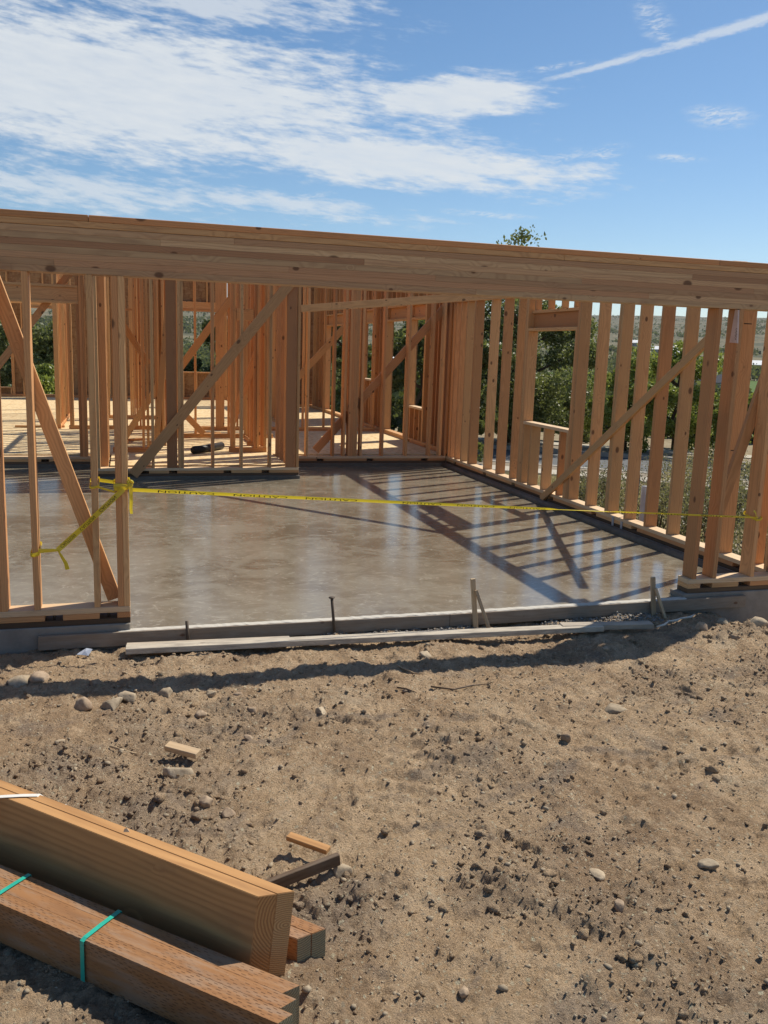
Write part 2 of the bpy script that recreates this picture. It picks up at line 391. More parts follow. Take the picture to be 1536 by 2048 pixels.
ASPH = flat('asphalt', rgb(.15, .155, .16), 0.95, 0.1)
KERB = flat('kerb_concrete', rgb(.36, .34, .30), 0.9)
WALK = flat('pavement_concrete', rgb(.46, .42, .35), 0.9)
VERGE = flat('verge_gravel', rgb(.25, .21, .16), 0.95)
YEL = bpy.data.materials.new('yellow_film'); YEL.use_nodes = True; YEL.node_tree.nodes.clear()
n = N(YEL.node_tree)
_d = n.a('ShaderNodeBsdfPrincipled', rgb(.74, .60, .05)); _d.node.inputs['Roughness'].default_value = 0.3
_o = YEL.node_tree.nodes.new('ShaderNodeOutputMaterial')
YEL.node_tree.links.new(n.a('ShaderNodeMixShader', 0.3, _d, n.a('ShaderNodeBsdfTranslucent', rgb(.9, .72, .04))), _o.inputs[0])
INK = flat('black_ink', rgb(.012, .012, .012), 0.6)
BLACKP = flat('black_plastic', rgb(.016, .016, .018), 0.5)
GREENS = flat('green_strap', rgb(.03, .42, .31), 0.35, 0.5)
WHITES = flat('white_strap', rgb(.72, .70, .64), 0.4, 0.5)
PVC = flat('grey_pvc', rgb(.40, .40, .41), 0.45)
STEEL = flat('rusty_steel', rgb(.10, .075, .055), 0.7, 0.4, 0.3)
PAPER = flat('litter_paper', rgb(.48, .53, .62), 0.5)
TAGM = flat('pale_wedge_wood', rgb(.64, .52, .47), 0.7)
LIME = flat('lime_paint', rgb(.38, .55, .08), 0.6)
ROOFW = flat('white_metal_roof', rgb(.80, .80, .80), 0.5)
ROOFD = flat('dark_shingle_roof', rgb(.09, .09, .10), 0.9)
WALLT = flat('tan_siding', rgb(.36, .31, .25), 0.9)
GLASSD = flat('dark_glazing', rgb(.03, .04, .05), 0.15, 0.6)
CORD = flat('pale_string', rgb(.66, .60, .50), 0.8)
BARK = flat('bark', rgb(.095, .07, .05), 0.95, 0.1)


def leafm(name, a, bcol, c3, sc=1.2):
    mm = bpy.data.materials.new(name); mm.use_nodes = True; nt = mm.node_tree; nt.nodes.clear(); n = N(nt)
    P = nt.nodes.new('ShaderNodeTexCoord').outputs['Object']
    f = n.noise(P, sc, 4, 0.65); g = n.noise(P, 9.0, 3, 0.6)
    c = n.mix(n.sstep(f, 0.36, 0.64), a, bcol)
    c = n.mix(n.sstep(g, 0.5, 0.75), c, c3)
    d = n.a('ShaderNodeBsdfPrincipled', c); d.node.inputs['Roughness'].default_value = 0.45; d.node.inputs['Specular IOR Level'].default_value = 0.35
    t = n.a('ShaderNodeBsdfTranslucent', n.mix(0.35, c, rgb(.30, .34, .05)))
    ms = n.a('ShaderNodeMixShader', 0.42, d, t)
    o = nt.nodes.new('ShaderNodeOutputMaterial'); nt.links.new(ms, o.inputs[0])
    MATS[name] = mm
    return mm


LEAF_A = leafm('leaf_mid', rgb(.105, .135, .045), rgb(.19, .21, .08), rgb(.29, .30, .14))
LEAF_B = leafm('leaf_bright', rgb(.16, .22, .04), rgb(.30, .34, .07), rgb(.40, .40, .12))
LEAF_D = leafm('leaf_dark', rgb(.05, .07, .028), rgb(.095, .12, .045), rgb(.16, .175, .08))
LEAF_S = leafm('sage_leaf', rgb(.095, .088, .06), rgb(.15, .135, .095), rgb(.23, .195, .13), 4)
LEAF_Y = leafm('dry_grass', rgb(.36, .29, .16), rgb(.46, .39, .23), rgb(.28, .24, .13), 3)
FARW = leafm('far_woods', rgb(.05, .065, .032), rgb(.085, .10, .045), rgb(.125, .13, .065), .05)
for _n in FARW.node_tree.nodes:
    if _n.type == 'BSDF_PRINCIPLED': _n.inputs['Specular IOR Level'].default_value = 0.05; _n.inputs['Roughness'].default_value = 1.0

# ------------------------------------------------------------------ mesh helpers


def link(name, me, mats, parent=None, mw=None, loc=None):
    o = bpy.data.objects.new(name, me); C.objects.link(o)
    for q in (mats if isinstance(mats, (list, tuple)) else [mats]):
        if len(me.materials) < (len(mats) if isinstance(mats, (list, tuple)) else 1):
            me.materials.append(q)
    M = mw if mw is not None else Matrix.Translation(Vector(loc) if loc is not None else Vector((0, 0, 0)))
    if parent is not None:
        o.parent = parent
        g = parent; off = Vector((0, 0, 0)); T = Matrix.Identity(4)
        while g is not None:
            T = g.matrix_basis @ T; g = g.parent
        o.matrix_basis = T.inverted() @ M
    else:
        o.matrix_basis = M
    return o


def thing(name, label, cat, loc=(0, 0, 0), group=None, kind='thing'):
    o = bpy.data.objects.new(name, None); C.objects.link(o); o.location = loc
    o.empty_display_size = 0.2
    tag(o, label, cat, group, kind)
    return o


def tag(o, label=None, cat=None, group=None, kind=None):
    if label: o['label'] = label
    if cat: o['category'] = cat
    if group: o['group'] = group
    if kind: o['kind'] = kind
    return o


_cache = {}


def chbox(L, w_, t_, ch):
    """a box with chamfered edges, length on X, centred"""
    key = (round(L, 3), round(w_, 4), round(t_, 4), round(ch, 4))
    vs = []; idx = {}
    for sx in (-1, 1):
        for sy in (-1, 1):
            for sz in (-1, 1):
                X, Y, Z = sx * L / 2, sy * w_ / 2, sz * t_ / 2
                for k, (a, b, c) in enumerate(((0, ch, ch), (ch, 0, ch), (ch, ch, 0))):
                    idx[(sx, sy, sz, k)] = len(vs)
                    vs.append((X - sx * a, Y - sy * b, Z - sz * c))
    fs = []
    for ax in range(3):
        o1, o2 = [a for a in range(3) if a != ax]
        for s in (-1, 1):
            f = []
            for p, q in ((-1, -1), (1, -1), (1, 1), (-1, 1)):
                k = [0, 0, 0]; k[ax] = s; k[o1] = p; k[o2] = q
                f.append(idx[(*k, ax)])
            fs.append(f)
        for p in (-1, 1):
            for q in (-1, 1):
                k0 = [0, 0, 0]; k1 = [0, 0, 0]
                k0[ax] = -1; k1[ax] = 1; k0[o1] = k1[o1] = p; k0[o2] = k1[o2] = q
                fs.append([idx[(*k0, o1)], idx[(*k1, o1)], idx[(*k1, o2)], idx[(*k0, o2)]])
    for sx in (-1, 1):
        for sy in (-1, 1):
            for sz in (-1, 1):
                fs.append([idx[(sx, sy, sz, k)] for k in range(3)])
    return vs, fs


def fixn(me):
    bm = bmesh.new(); bm.from_mesh(me); bmesh.ops.recalc_face_normals(bm, faces=bm.faces); bm.to_mesh(me); bm.free()


def board(name, parent, p0, p1, side, w_, t_, mt, ch=0.0025, roll=0.0):
    """a stick of lumber from p0 to p1 (centre line), w_ along side, t_ across"""
    p0, p1 = Vector(p0), Vector(p1)
    L = (p1 - p0).length; u = (p1 - p0) / L
    s = Vector(side); s = (s - u * s.dot(u)).normalized(); n = u.cross(s)
    key = (round(L, 3), round(w_, 4), round(t_, 4), mt.name)
    if key not in _cache:
        vs, fs = chbox(L, w_, t_, min(ch, w_ * .3, t_ * .3))
        me = bpy.data.meshes.new(name); me.from_pydata(vs, [], fs); fixn(me); me.materials.append(mt)
        _cache[key] = me
    M = Matrix.Identity(4)
    for i in range(3):
        M[i][0] = u[i]; M[i][1] = s[i]; M[i][2] = n[i]; M[i][3] = (p0[i] + p1[i]) / 2
    return link(name, _cache[key], mt, parent, M)


def abox(name, parent, x0, x1, y0, y1, z0, z1, mt, ch=0.0025):
    """an axis aligned stick: its longest side becomes the grain direction"""
    d = [x1 - x0, y1 - y0, z1 - z0]; c = [(x0 + x1) / 2, (y0 + y1) / 2, (z0 + z1) / 2]
    ax = max(range(3), key=lambda i: d[i]); o1, o2 = [i for i in range(3) if i != ax]
    if d[o1] < d[o2]: o1, o2 = o2, o1
    a = c[:]; b = c[:]; a[ax] -= d[ax] / 2; b[ax] += d[ax] / 2
    s = [0, 0, 0]; s[o1] = 1
    return board(name, parent, a, b, s, d[o1], d[o2], mt, ch)


def pydata(name, vs, fs, mt, parent=None, loc=None, smooth=False):
    me = bpy.data.meshes.new(name); me.from_pydata([tuple(v) for v in vs], [], fs)
    if smooth:
        for p in me.polygons: p.use_smooth = True
    return link(name, me, mt, parent, None, loc)


def npmesh(name, V, F, mt, parent=None, smooth=False, loc=None):
    """mesh from numpy arrays, all faces with the same number of corners"""
    me = bpy.data.meshes.new(name)
    nv, nf, k = len(V), len(F), F.shape[1]
    me.vertices.add(nv); me.vertices.foreach_set('co', np.ascontiguousarray(V, np.float32).ravel())
    me.loops.add(nf * k); me.loops.foreach_set('vertex_index', np.ascontiguousarray(F, np.int32).ravel())
    me.polygons.add(nf); me.polygons.foreach_set('loop_start', np.arange(0, nf * k, k, dtype=np.int32))
    me.polygons.foreach_set('loop_total', np.full(nf, k, np.int32))
    if smooth: me.polygons.foreach_set('use_smooth', np.ones(nf, bool))
    me.update(calc_edges=True)
    return link(name, me, mt, parent, None, loc)


def tube(name, pts, rad, mt, parent=None, seg=10, caps=True, loc=None):
    vs, fs = [], []
    pts = [Vector(p) for p in pts]
    for i, p in enumerate(pts):
        t = (pts[min(i + 1, len(pts) - 1)] - pts[max(i - 1, 0)]).normalized()
        a = t.orthogonal().normalized() if i == 0 else (a - t * a.dot(t)).normalized()
        b = t.cross(a); r = rad[i] if isinstance(rad, (list, tuple)) else rad
        for k in range(seg):
            an = 2 * math.pi * k / seg
            vs.append(p + (a * math.cos(an) + b * math.sin(an)) * r)
    for i in range(len(pts) - 1):
        for k in range(seg):
            fs.append([i * seg + k, i * seg + (k + 1) % seg, (i + 1) * seg + (k + 1) % seg, (i + 1) * seg + k])
    if caps:
        fs.append(list(range(seg))[::-1]); fs.append([(len(pts) - 1) * seg + k for k in range(seg)])
    return pydata(name, vs, fs, mt, parent, loc, True)


# value noise in numpy
def _h(ix, iy, seed):
    n = (ix.astype(np.int64) * 374761393 + iy.astype(np.int64) * 668265263 + seed * 974711) & 0x7fffffff
    n = ((n ^ (n >> 13)) * 1274126177) & 0x7fffffff
    return ((n ^ (n >> 16)) & 0xffff) / 65535.0


def vnoise(x, y, seed):
    ix, iy = np.floor(x), np.floor(y); fx, fy = x - ix, y - iy
    sx, sy = fx * fx * fx * (fx * (fx * 6 - 15) + 10), fy * fy * fy * (fy * (fy * 6 - 15) + 10)
    a, b = _h(ix, iy, seed), _h(ix + 1, iy, seed); c, d = _h(ix, iy + 1, seed), _h(ix + 1, iy + 1, seed)
    return (a + (b - a) * sx) * (1 - sy) + (c + (d - c) * sx) * sy


def fbm(x, y, seed, oct_=4, gain=0.5):
    s, amp, t = 0, 1.0, 0
    for i in range(oct_):
        s = s + amp * (vnoise(x, y, seed + i) - 0.5); t += amp
        x, y = x * 2.03 + 7.1, y * 1.97 + 3.7; amp *= gain
    return s / t * 2


def sst(x, a, b):
    t = np.clip((x - a) / (b - a), 0, 1); return t * t * (3 - 2 * t)


# ------------------------------------------------------------------ ground
ICO = None


def ico(sub):
    bm = bmesh.new(); bmesh.ops.create_icosphere(bm, subdivisions=sub, radius=1)
    V = np.array([v.co[:] for v in bm.verts]); F = np.array([[v.index for v in f.verts] for f in bm.faces]); bm.free()
    return V, F


def clodmap(x, y):
    c = sst(fbm(x * 1.5, y * 1.5, 40, 5, .6), 0.04, 0.5) * .85
    for (cx_, cy_, rx, ry) in ((-4.6, -1.75, .35, .3), (-3.55, -3.1, .4, .3), (-4.2, -2.2, .35, .3), (-2.95, -3.15, .3, .2), (.1, -.6, .5, .25), (-2.6, -3.35, .3, .18), (-4.3, -3.6, .3, .25)):
        c = np.maximum(c, sst(1 - np.sqrt(((x - cx_) / rx) ** 2 + ((y - cy_) / ry) ** 2) + fbm(x * 4, y * 4, 3, 3) * .5, 0, .6))
    return c


def base_h(x, y):
    z = -0.268 + 0.021 * np.maximum(-y - 0.3, 0)
    z = z - 0.55 * sst(x, 0.1, 1.3) * sst(y, -1.2, -0.05) + 0.05 * np.exp(-((x - .05) / .45) ** 2 - ((y + .55) / .3) ** 2)
    z = z + 0.03 * np.exp(-((x + 4.55) / .4) ** 2 - ((y + .85) / .35) ** 2)
    z = z + 0.045 * np.exp(-((x + 3.62) / .3) ** 2 - ((y + 3.02) / .2) ** 2)
    z = z + 0.03 * fbm(x * .7, y * .7, 5, 3) + 0.016 * fbm(x * 2.6, y * 2.6, 9, 3)
    return z


def dirt_h(x, y):
    c = clodmap(x, y)
    z = base_h(x, y)
    f1 = fbm(x * 11, y * 11, 14, 4, .55); f2 = fbm(x * 34, y * 34, 24, 3, .6)
    f3 = fbm(x * 5.2, y * 5.2, 31, 4, .55)
    z = z + f1 * (0.022 + 0.018 * c) + np.abs(f2) * (0.017 + 0.012 * c) + 0.034 * np.abs(f3) - .01 * sst(f3, .1, .4)
    # crusted plates and drag marks of a machine
    tt = fbm(x * 3.4 + .25 * fbm(x * 9, y * 9, 84, 3), y * 5.2, 81, 6, .62) * 7.0
    z = z + (0.0115 * (np.floor(tt) + sst(tt - np.floor(tt), .72, 1.0)) - .0115 * tt * .8) * (1 - .5 * c)
    t2 = fbm(x * 8.5, y * 12, 87, 5, .62) * 5.0
    z = z + (0.007 * (np.floor(t2) + sst(t2 - np.floor(t2), .65, 1.0)) - .007 * t2 * .8)

    def ridges(x0, y0, ax, ay, hw, hl, freq, amp):
        tr = (x - x0) * -ay + (y - y0) * ax; al = (x - x0) * ax + (y - y0) * ay
        k_ = sst(-np.abs(tr), -hw - .03, -hw + .03) * sst(-np.abs(al), -hl - .1, -hl + .1)
        return k_ * (amp * np.sin(al * freq + tr * 6) - amp * .8)
    z = z + ridges(-.75, -2.55, .82, -.57, .17, .7, 62, .011) + ridges(-1.85, -2.3, .87, -.5, .09, .3, 85, .008) + ridges(-3.0, -2.2, .6, .8, .16, .9, 58, .008)
    for (fx, fy, fa) in ((-2.1, -2.62, .5), (-1.72, -2.42, .55), (-2.75, -2.9, 1.9), (-3.1, -1.6, 2.4), (-1.5, -3.05, .9), (-2.3, -1.75, 2.2), (-1.15, -1.45, 2.6), (-3.35, -2.35, 1.2), (-2.0, -3.35, 2.7)):
        u_ = (x - fx) * math.cos(fa) + (y - fy) * math.sin(fa); v_ = -(x - fx) * math.sin(fa) + (y - fy) * math.cos(fa)
        dd_ = np.sqrt((u_ / .145) ** 2 + (v_ / (.052 - .012 * np.sin(u_ * 20))) ** 2)
        z = z - sst(1.15 - dd_, 0, .3) * (.014 + .004 * np.sin(u_ * 150)) + .010 * np.exp(-((dd_ - 1.25) / .2) ** 2)
    return z


def build_dirt():
    def axis(lo, a, b, hi, fine, coarse):
        return np.concatenate([np.linspace(lo, a, coarse, endpoint=False), np.arange(a, b, fine), np.linspace(b, hi, coarse)])
    xs = axis(-16, -5.7, 1.3, 9, 0.0105, 26)
    ys_f = []; y = -4.3
    while y < 0.1:
        ys_f.append(y); y += 0.0075 + 0.0022 * (y + 4.3)
    ys = np.concatenate([np.linspace(-14, -4.3, 30, endpoint=False), np.array(ys_f), [0.11]])
    X, Y = np.meshgrid(xs, ys)
    Z = dirt_h(X, Y)
    V = np.stack([X, Y, Z], -1).reshape(-1, 3)
    nx, ny = len(xs), len(ys)
    i = (np.arange(ny - 1)[:, None] * nx + np.arange(nx - 1)[None]).ravel()
    F = np.stack([i, i + 1, i + nx + 1, i + nx], -1)
    o = npmesh('dirt_ground', V, F, SOIL, smooth=True)
    at = o.data.attributes.new('clod', 'FLOAT', 'POINT'); at.data.foreach_set('value', clodmap(X, Y).ravel().astype(np.float32))
    tag(o, kind='structure')


def land_h(x, y):
    q = 0.6 * x + 0.8 * y
    near = np.interp(q, [-60, 3, 8, 22.5, 36, 60, 120], [-.6, -.6, -.9, -2.36, -2.5, -4.0, -4.0])
    near = near - 0.5 * sst(-y, -1.6, .2) * (np.abs(x) < 60)
    r = np.hypot(x + 4.2, y + 5.8)
    far = np.interp(r, [0, 55, 120, 250, 400, 700, 1200, 2000, 3200, 4500, 9000], [0, 0, -5, -7, -6, 1, 30, 79, 152, 176, 185])
    rough = sst(r, 400, 1300) * (fbm(x / 420, y / 420, 60, 5) * np.minimum(r * .0085, 22)) + sst(r, 90, 300) * fbm(x / 90, y / 90, 61, 3) * 1.6
    return near + far + rough


def build_land():
    nr, na = 150, 560
    rs = np.concatenate([[0.0], np.geomspace(3, 9000, nr - 1)])
    an = np.linspace(0, 2 * np.pi, na, endpoint=False)
    Rr, A = np.meshgrid(rs, an, indexing='ij')
    X = -4.2 + Rr * np.sin(A); Y = -5.8 + Rr * np.cos(A)
    Z = land_h(X, Y) + sst(Rr, 12, 40) * 0.05 * fbm(X * .4, Y * .4, 8, 3)
    V = np.stack([X, Y, Z], -1).reshape(-1, 3)
    i = np.arange(nr - 1)[:, None] * na; j = np.arange(na)[None]
    a = (i + j).ravel(); b = (i + (j + 1) % na).ravel()
    F = np.stack([a, a + na, b + na, b], -1)
    o = npmesh('valley_terrain', V, F, LAND, smooth=True); tag(o, kind='structure')


def build_road():
    d = Vector((.8, -.6, 0)); n = Vector((.6, .8, 0))

    def strip(name, q0, q1, z0, z1, mt, h=0.0):
        a = []
        for s in np.linspace(-70, 60, 40):
            for q, z in ((q0, z0), (q1, z1)):
                p = d * s + n * q; a.append((p.x, p.y, z + 0.0))
        vs = a[:]; fs = []
        for i in range(39):
            fs.append([2 * i, 2 * i + 2, 2 * i + 3, 2 * i + 1])
        if h:
            base = len(vs); vs += [(x, y, z - h) for x, y, z in a]
            for i in range(39):
                fs.append([2 * i, base + 2 * i, base + 2 * i + 2, 2 * i + 2])
                fs.append([2 * i + 1, 2 * i + 3, base + 2 * i + 3, base + 2 * i + 1])
        o = pydata(name, vs, fs, mt); tag(o, kind='structure'); fixn(o.data)
        return o
    strip('road', 25.6, 30.6, -2.34, -2.38, ASPH)
    strip('kerb', 30.6, 30.9, -2.22, -2.22, KERB, .3)
    strip('kerb', 25.3, 25.6, -2.28, -2.28, KERB, .3)
    strip('verge', 24.0, 25.3, -2.30, -2.30, VERGE, .3)
    strip('pavement', 22.8, 24.0, -2.26, -2.26, WALK, .3)
    strip('verge', 30.9, 32.4, -2.24, -2.24, VERGE, .4)
    strip('pavement', 32.4, 33.6, -2.2, -2.2, WALK, .4)


build_dirt(); build_land(); build_road()

# ------------------------------------------------------------------ slab, foundations, subfloor
ZS = -0.165


def build_slab():
    nx, ny = 60, 60
    vs, fs = [], []
    xs = np.linspace(-7.5, 0.84, nx); ys = np.linspace(0.004, 7.97, ny)
    for y in ys:
        for x in xs:
            vs.append((x, y, ZS + 0.012 * max(0, x + 1.2) * max(0, 1 - y / 2.0)))
    for j in range(ny - 1):
        for i in range(nx - 1):
            k = j * nx + i; fs.append([k, k + 1, k + nx + 1, k + nx])
    b = len(vs)
    for x in xs: vs.append((x, 0.004, -.45))
    for i in range(nx - 1): fs.append([i + 1, i, b + i, b + i + 1])
    o = pydata('garage_slab', vs, fs, SLAB, smooth=False); tag(o, kind='structure')


build_slab()
t = thing('foundation_wall', 'grey concrete stem wall under the short framed wall at left', 'foundation', (-5.8, 0.07, -.4))
abox('stem', t, -7.5, -4.224, -0.012, 0.16, -.75, -.114, STEM, .006)
t = thing('foundation_wall', 'grey concrete stem wall under the framed return at the right of the opening', 'foundation', (.5, 0.07, -.4))
abox('stem', t, -0.03, 1.05, -0.012, 0.16, -1.1, -.114, STEM, .006)
t = thing('foundation_wall', 'concrete stem wall with rounded inner curb under the long open studded side wall', 'foundation', (.97, 4, -.4))
abox('stem', t, .895, 1.05, 0.163, 19.4, -1.2, -.114, STEM, .006)
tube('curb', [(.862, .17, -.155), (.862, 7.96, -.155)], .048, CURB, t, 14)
abox('ledge', t, .84, .893, .165, 7.96, -.3, -.165, CURB, .004)
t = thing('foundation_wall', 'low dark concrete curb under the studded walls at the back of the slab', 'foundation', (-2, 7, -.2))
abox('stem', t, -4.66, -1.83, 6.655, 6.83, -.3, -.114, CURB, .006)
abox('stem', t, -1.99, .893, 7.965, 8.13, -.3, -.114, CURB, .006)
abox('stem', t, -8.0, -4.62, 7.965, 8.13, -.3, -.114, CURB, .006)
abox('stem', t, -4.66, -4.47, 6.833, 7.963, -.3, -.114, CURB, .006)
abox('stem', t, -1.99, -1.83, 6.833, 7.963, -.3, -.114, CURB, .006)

sf = bpy.data.objects.new('subfloor', None); C.objects.link(sf); tag(sf, kind='structure')
y = 8.13; k = 0
while y < 22.4:
    y1 = min(y + 1.22, 22.4)
    x = -10.5 + (1.22 if k % 2 else 0)
    xs = [-10.5] + ([-10.5 + 1.22] if k % 2 else [])
    x = xs[-1]
    edges = xs[:]
    while x < .89:
        x = min(x + 2.44, .892); edges.append(x)
    for a, b in zip(edges[:-1], edges[1:]):
        if b - a > .02: abox('osb_sheet', sf, a + .002, b - .002, y + .002, y1 - .002, .002, .02, OSBF, .001)
    y = y1; k += 1
abox('osb_sheet', sf, -4.46, -2.0, 6.84, 8.127, .002, .02, OSBF, .001)
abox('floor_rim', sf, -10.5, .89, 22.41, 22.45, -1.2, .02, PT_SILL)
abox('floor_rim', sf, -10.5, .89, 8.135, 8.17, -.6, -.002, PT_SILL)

# ------------------------------------------------------------------ framed walls
T = 0.0381
DEP = 0.14


def sills_x(w_, x0, x1, y0, mt2=FIR, slots=()):
    """treated sill, slotted plate and bottom plate along X; top at z = 0"""
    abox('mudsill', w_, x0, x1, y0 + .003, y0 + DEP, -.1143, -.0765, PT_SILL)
    cuts = sorted(slots); a = x0
    for c in cuts:
        abox('sill_plate', w_, a, c - .055, y0 + .001, y0 + DEP, -.076, -.0384, mt2)
        tube('anchor_bolt', [(c, y0 + .05, -.0765), (c, y0 + .05, -.0384)], .009, STEEL, w_, 8)
        a = c + .055
    abox('sill_plate', w_, a, x1, y0 + .001, y0 + DEP, -.076, -.0384, mt2)
    abox('bottom_plate', w_, x0, x1, y0, y0 + DEP, -.038, 0, FIR_PALE)


def sills_y(w_, y0, y1, x0, mt2=FIR, slots=(), z=-.1143):
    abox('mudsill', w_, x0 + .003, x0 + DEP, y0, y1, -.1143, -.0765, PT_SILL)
    a = y0
    for c in sorted(slots):
        abox('sill_plate', w_, x0 + .001, x0 + DEP, a, c - .055, -.076, -.0384, mt2)
        tube('anchor_bolt', [(x0 + .05, c, -.0765), (x0 + .05, c, -.0384)], .009, STEEL, w_, 8)
        a = c + .055
    abox('sill_plate', w_, x0 + .001, x0 + DEP, a, y1, -.076, -.0384, mt2)
    abox('bottom_plate', w_, x0, x0 + DEP, y0, y1, -.038, 0, FIR_PALE)


def stud_x(w_, x, y0, z0, z1, mt=FIR, dep=DEP, name='stud'):
    return abox(name, w_, x, x + T - .0004, y0 + .0015, y0 + dep - .0015, z0 + .0005, z1 - .0005, mt)


def stud_y(w_, y, x0, z0, z1, mt=FIR, dep=DEP, name='stud'):
    return abox(name, w_, x0 + .0015, x0 + dep - .0015, y, y + T - .0004, z0 + .0005, z1 - .0005, mt)


HB = 2.099   # underside of the garage beam
# --- short wall left of the opening
w1 = thing('framed_wall', 'short framed wall of thin studs and a doubled post, left of the garage opening', 'framed wall', (-5.3, .07, 0))
sills_x(w1, -7.0, -4.222, 0, slots=(-4.74 + .045, -4.36, -5.6, -6.5))
for x in (-4.2985, -4.2601, -4.445, -4.81, -5.041, -5.003, -5.41, -5.82, -6.22, -6.62, -7.0):
    stud_x(w1, x, 0, 0, HB)
board('brace', w1, (-4.322, .16, .012), (-5.02, .16, 2.165), (0, 0, 1), .089, .037, FIR)
# --- the beam
hb = thing('header_beam', 'long laminated timber beam with doubled plates on top spanning the garage opening', 'beam', (-3, .07, 2.1))
lam_z = 2.099
cuts = [[-8.0, -4.86, -1.9, 2.0], [-8.0, -5.6, -4.62, -.55, 2.0], [-8.0, -3.2, -2.2, 2.0], [-8.0, -5.2, -1.1, .35, 2.0], [-8.0, -2.7, .5, 2.0], [-8.0, -4.0, -2.28, -.2, 2.0], [-8.0, -3.55, .8, 2.0]]
for i in range(7):
    for a, b in zip(cuts[i][:-1], cuts[i][1:]):
        dy = .002 if i % 2 else 0
        abox('lamination', hb, a, min(b, 1.04) - .0004, .001 + dy * .3, .139, lam_z + i * T + .0002, lam_z + (i + 1) * T - .0002, GLU, .0012)
zt = lam_z + 7 * T + .002
for a, b in ((-8.0, -1.25), (-1.249, 1.04)):
    abox('top_plate', hb, a, b, .0005, .1395, zt, zt + .038, FIR)
zt += .0385
for a, b in ((-8.0, -4.42), (-4.417, .02), (.022, 1.04)):
    abox('top_plate', hb, a, b, -.001, .139, zt, zt + .038, FIR)
# --- return wall right of the opening
w2 = thing('framed_wall', 'narrow framed return wall of wide studs at the right end of the garage opening', 'framed wall', (.5, .07, 0))
sills_x(w2, 0.02, 1.04, 0, slots=(.19, .55, .86))
for x in (.055, .242, .597, .863, 1.0):
    stud_x(w2, x, 0, 0, HB)
board('brace', w2, (.30, .16, .3), (.86, .16, 2.28), (0, 0, 1), .089, .037, FIR)
# --- long right wall of the garage
RT, RA = 2.50, 2.369
w3 = thing('framed_wall', 'long open studded side wall of the garage with a framed window opening', 'framed wall', (.97, 4, 0))
sills_y(w3, .143, 7.975, .9, slots=(.55, 1.25, 2.2, 3.05, 4.12, 5.27, 6.3, 7.55))
for z_ in (0, .0385):
    abox('top_plate', w3, .9, 1.04, .143, 1.0, RA + z_, RA + z_ + .038, FIR)
for a, b in ((1.002, 3.9), (3.902, 7.975)):
    abox('top_plate', w3, .9, 1.04, a, b, RT, RT + .038, FIR)
for a, b in ((1.002, 5.4), (5.402, 8.115)):
    abox('top_plate', w3, .9, 1.04, a, b, RT + .0385, RT + .0765, FIR)
for y in (.18, .38, .80, 1.60, 2.0, 2.39, 2.75, 2.789, 3.23, 3.672, 3.711, 5.102, 5.141, 5.39, 5.87, 6.34, 6.95, 6.989, 7.30, 7.56, 7.78, 7.90):
    stud_y(w3, y, .9, 0, RT if y > 1 else RA)
stud_y(w3, 3.75, .9, 0, 2.02, name='jack_stud'); stud_y(w3, 5.063, .9, 0, 2.02, name='jack_stud')
abox('header_plate', w3, .9, 1.04, 3.751, 5.1, 2.021, 2.058, FIR)
abox('header', w3, .985, 1.038, 3.751, 5.1, 2.0585, 2.2495, FIR)
abox('header_plate', w3, .951, 1.04, 3.751, 5.1, 2.25, 2.288, FIR)
for y in (3.752, 3.93, 4.25, 4.62, 5.0):
    stud_y(w3, y, .951, 2.2885, RT, dep=.089, name='cripple')
abox('window_sill', w3, .9, 1.04, 3.79, 5.061, .795, .833, FIR_PALE)
for y in (3.791, 3.98, 4.41, 4.80, 5.022):
    stud_y(w3, y, .9, 0, .7945, name='cripple')
board('brace', w3, (.880, 4.34, -.105), (.880, 1.13, 1.96), (0, 0, 1), .089, .037, FIR)
for z, y in ((2.03, .80), (.93, .80)):
    abox('ink_mark', w3, .91, .99, y - .0012, y - .0002, z, z + .008, INK, .0003)
WY = (.067, -.021, .041, .005)
b_ = thing('marking_wedge', 'pale tapered wedge with scribbled ink nailed high on a stud at right', 'wedge', (.23, .02, 1.95))
vs = []
for x in (.2385, .226):
    vs += [(x, WY[0], 1.85), (x, WY[1], 1.845), (x, WY[3], 2.092), (x, WY[2], 2.096)]
o = pydata('wedge', vs, [[0, 1, 2, 3], [7, 6, 5, 4], [0, 4, 5, 1], [1, 5, 6, 2], [2, 6, 7, 3], [3, 7, 4, 0]], TAGM, b_); fixn(o.data)
vs, fs = [], []
for i in range(9):
    y0 = WY[1] + .012 + .005 * (i % 2); z0 = 1.868 + i * .010; k = len(vs)
    vs += [(.2255, y0, z0), (.2255, y0 + .016, z0 + .006), (.2255, y0 + .016, z0 + .009), (.2255, y0, z0 + .004)]; fs.append([k, k + 1, k + 2, k + 3])
pydata('scribble', vs, fs, INK, b_)

# --- back walls of the garage
BT = 2.86
BI = 3.25
w4 = thing('framed_wall', 'middle back wall of the garage with a long diagonal brace across its face', 'framed wall', (-3.2, 6.74, 0))
sills_x(w4, -4.62, -1.85, 6.67, slots=(-4.0, -3.62, -2.87, -2.33))
for x in (-4.62, -4.26, -3.905, -3.545, -3.507, -3.09, -2.69, -2.285, -1.8885):
    stud_x(w4, x, 6.67, 0, BT)
abox('flat_stud', w4, -3.70, -3.56, 6.675, 6.713, .0005, BT, FIR_RED)
abox('flat_stud', w4, -2.04, -1.90, 6.675, 6.713, .0005, BT, FIR_RED)
for z in (BT + .0005, BT + .039):
    abox('top_plate', w4, -4.62, -1.85, 6.67, 6.81, z, z + .038, FIR)
board('brace', w4, (-4.16, 6.65, -.09), (-1.94, 6.65, 2.67), (0, 0, 1), .14, .037, FIR)
w5 = thing('framed_wall', 'recessed right back wall of the garage with a brace behind its studs', 'framed wall', (-.4, 8.05, 0))
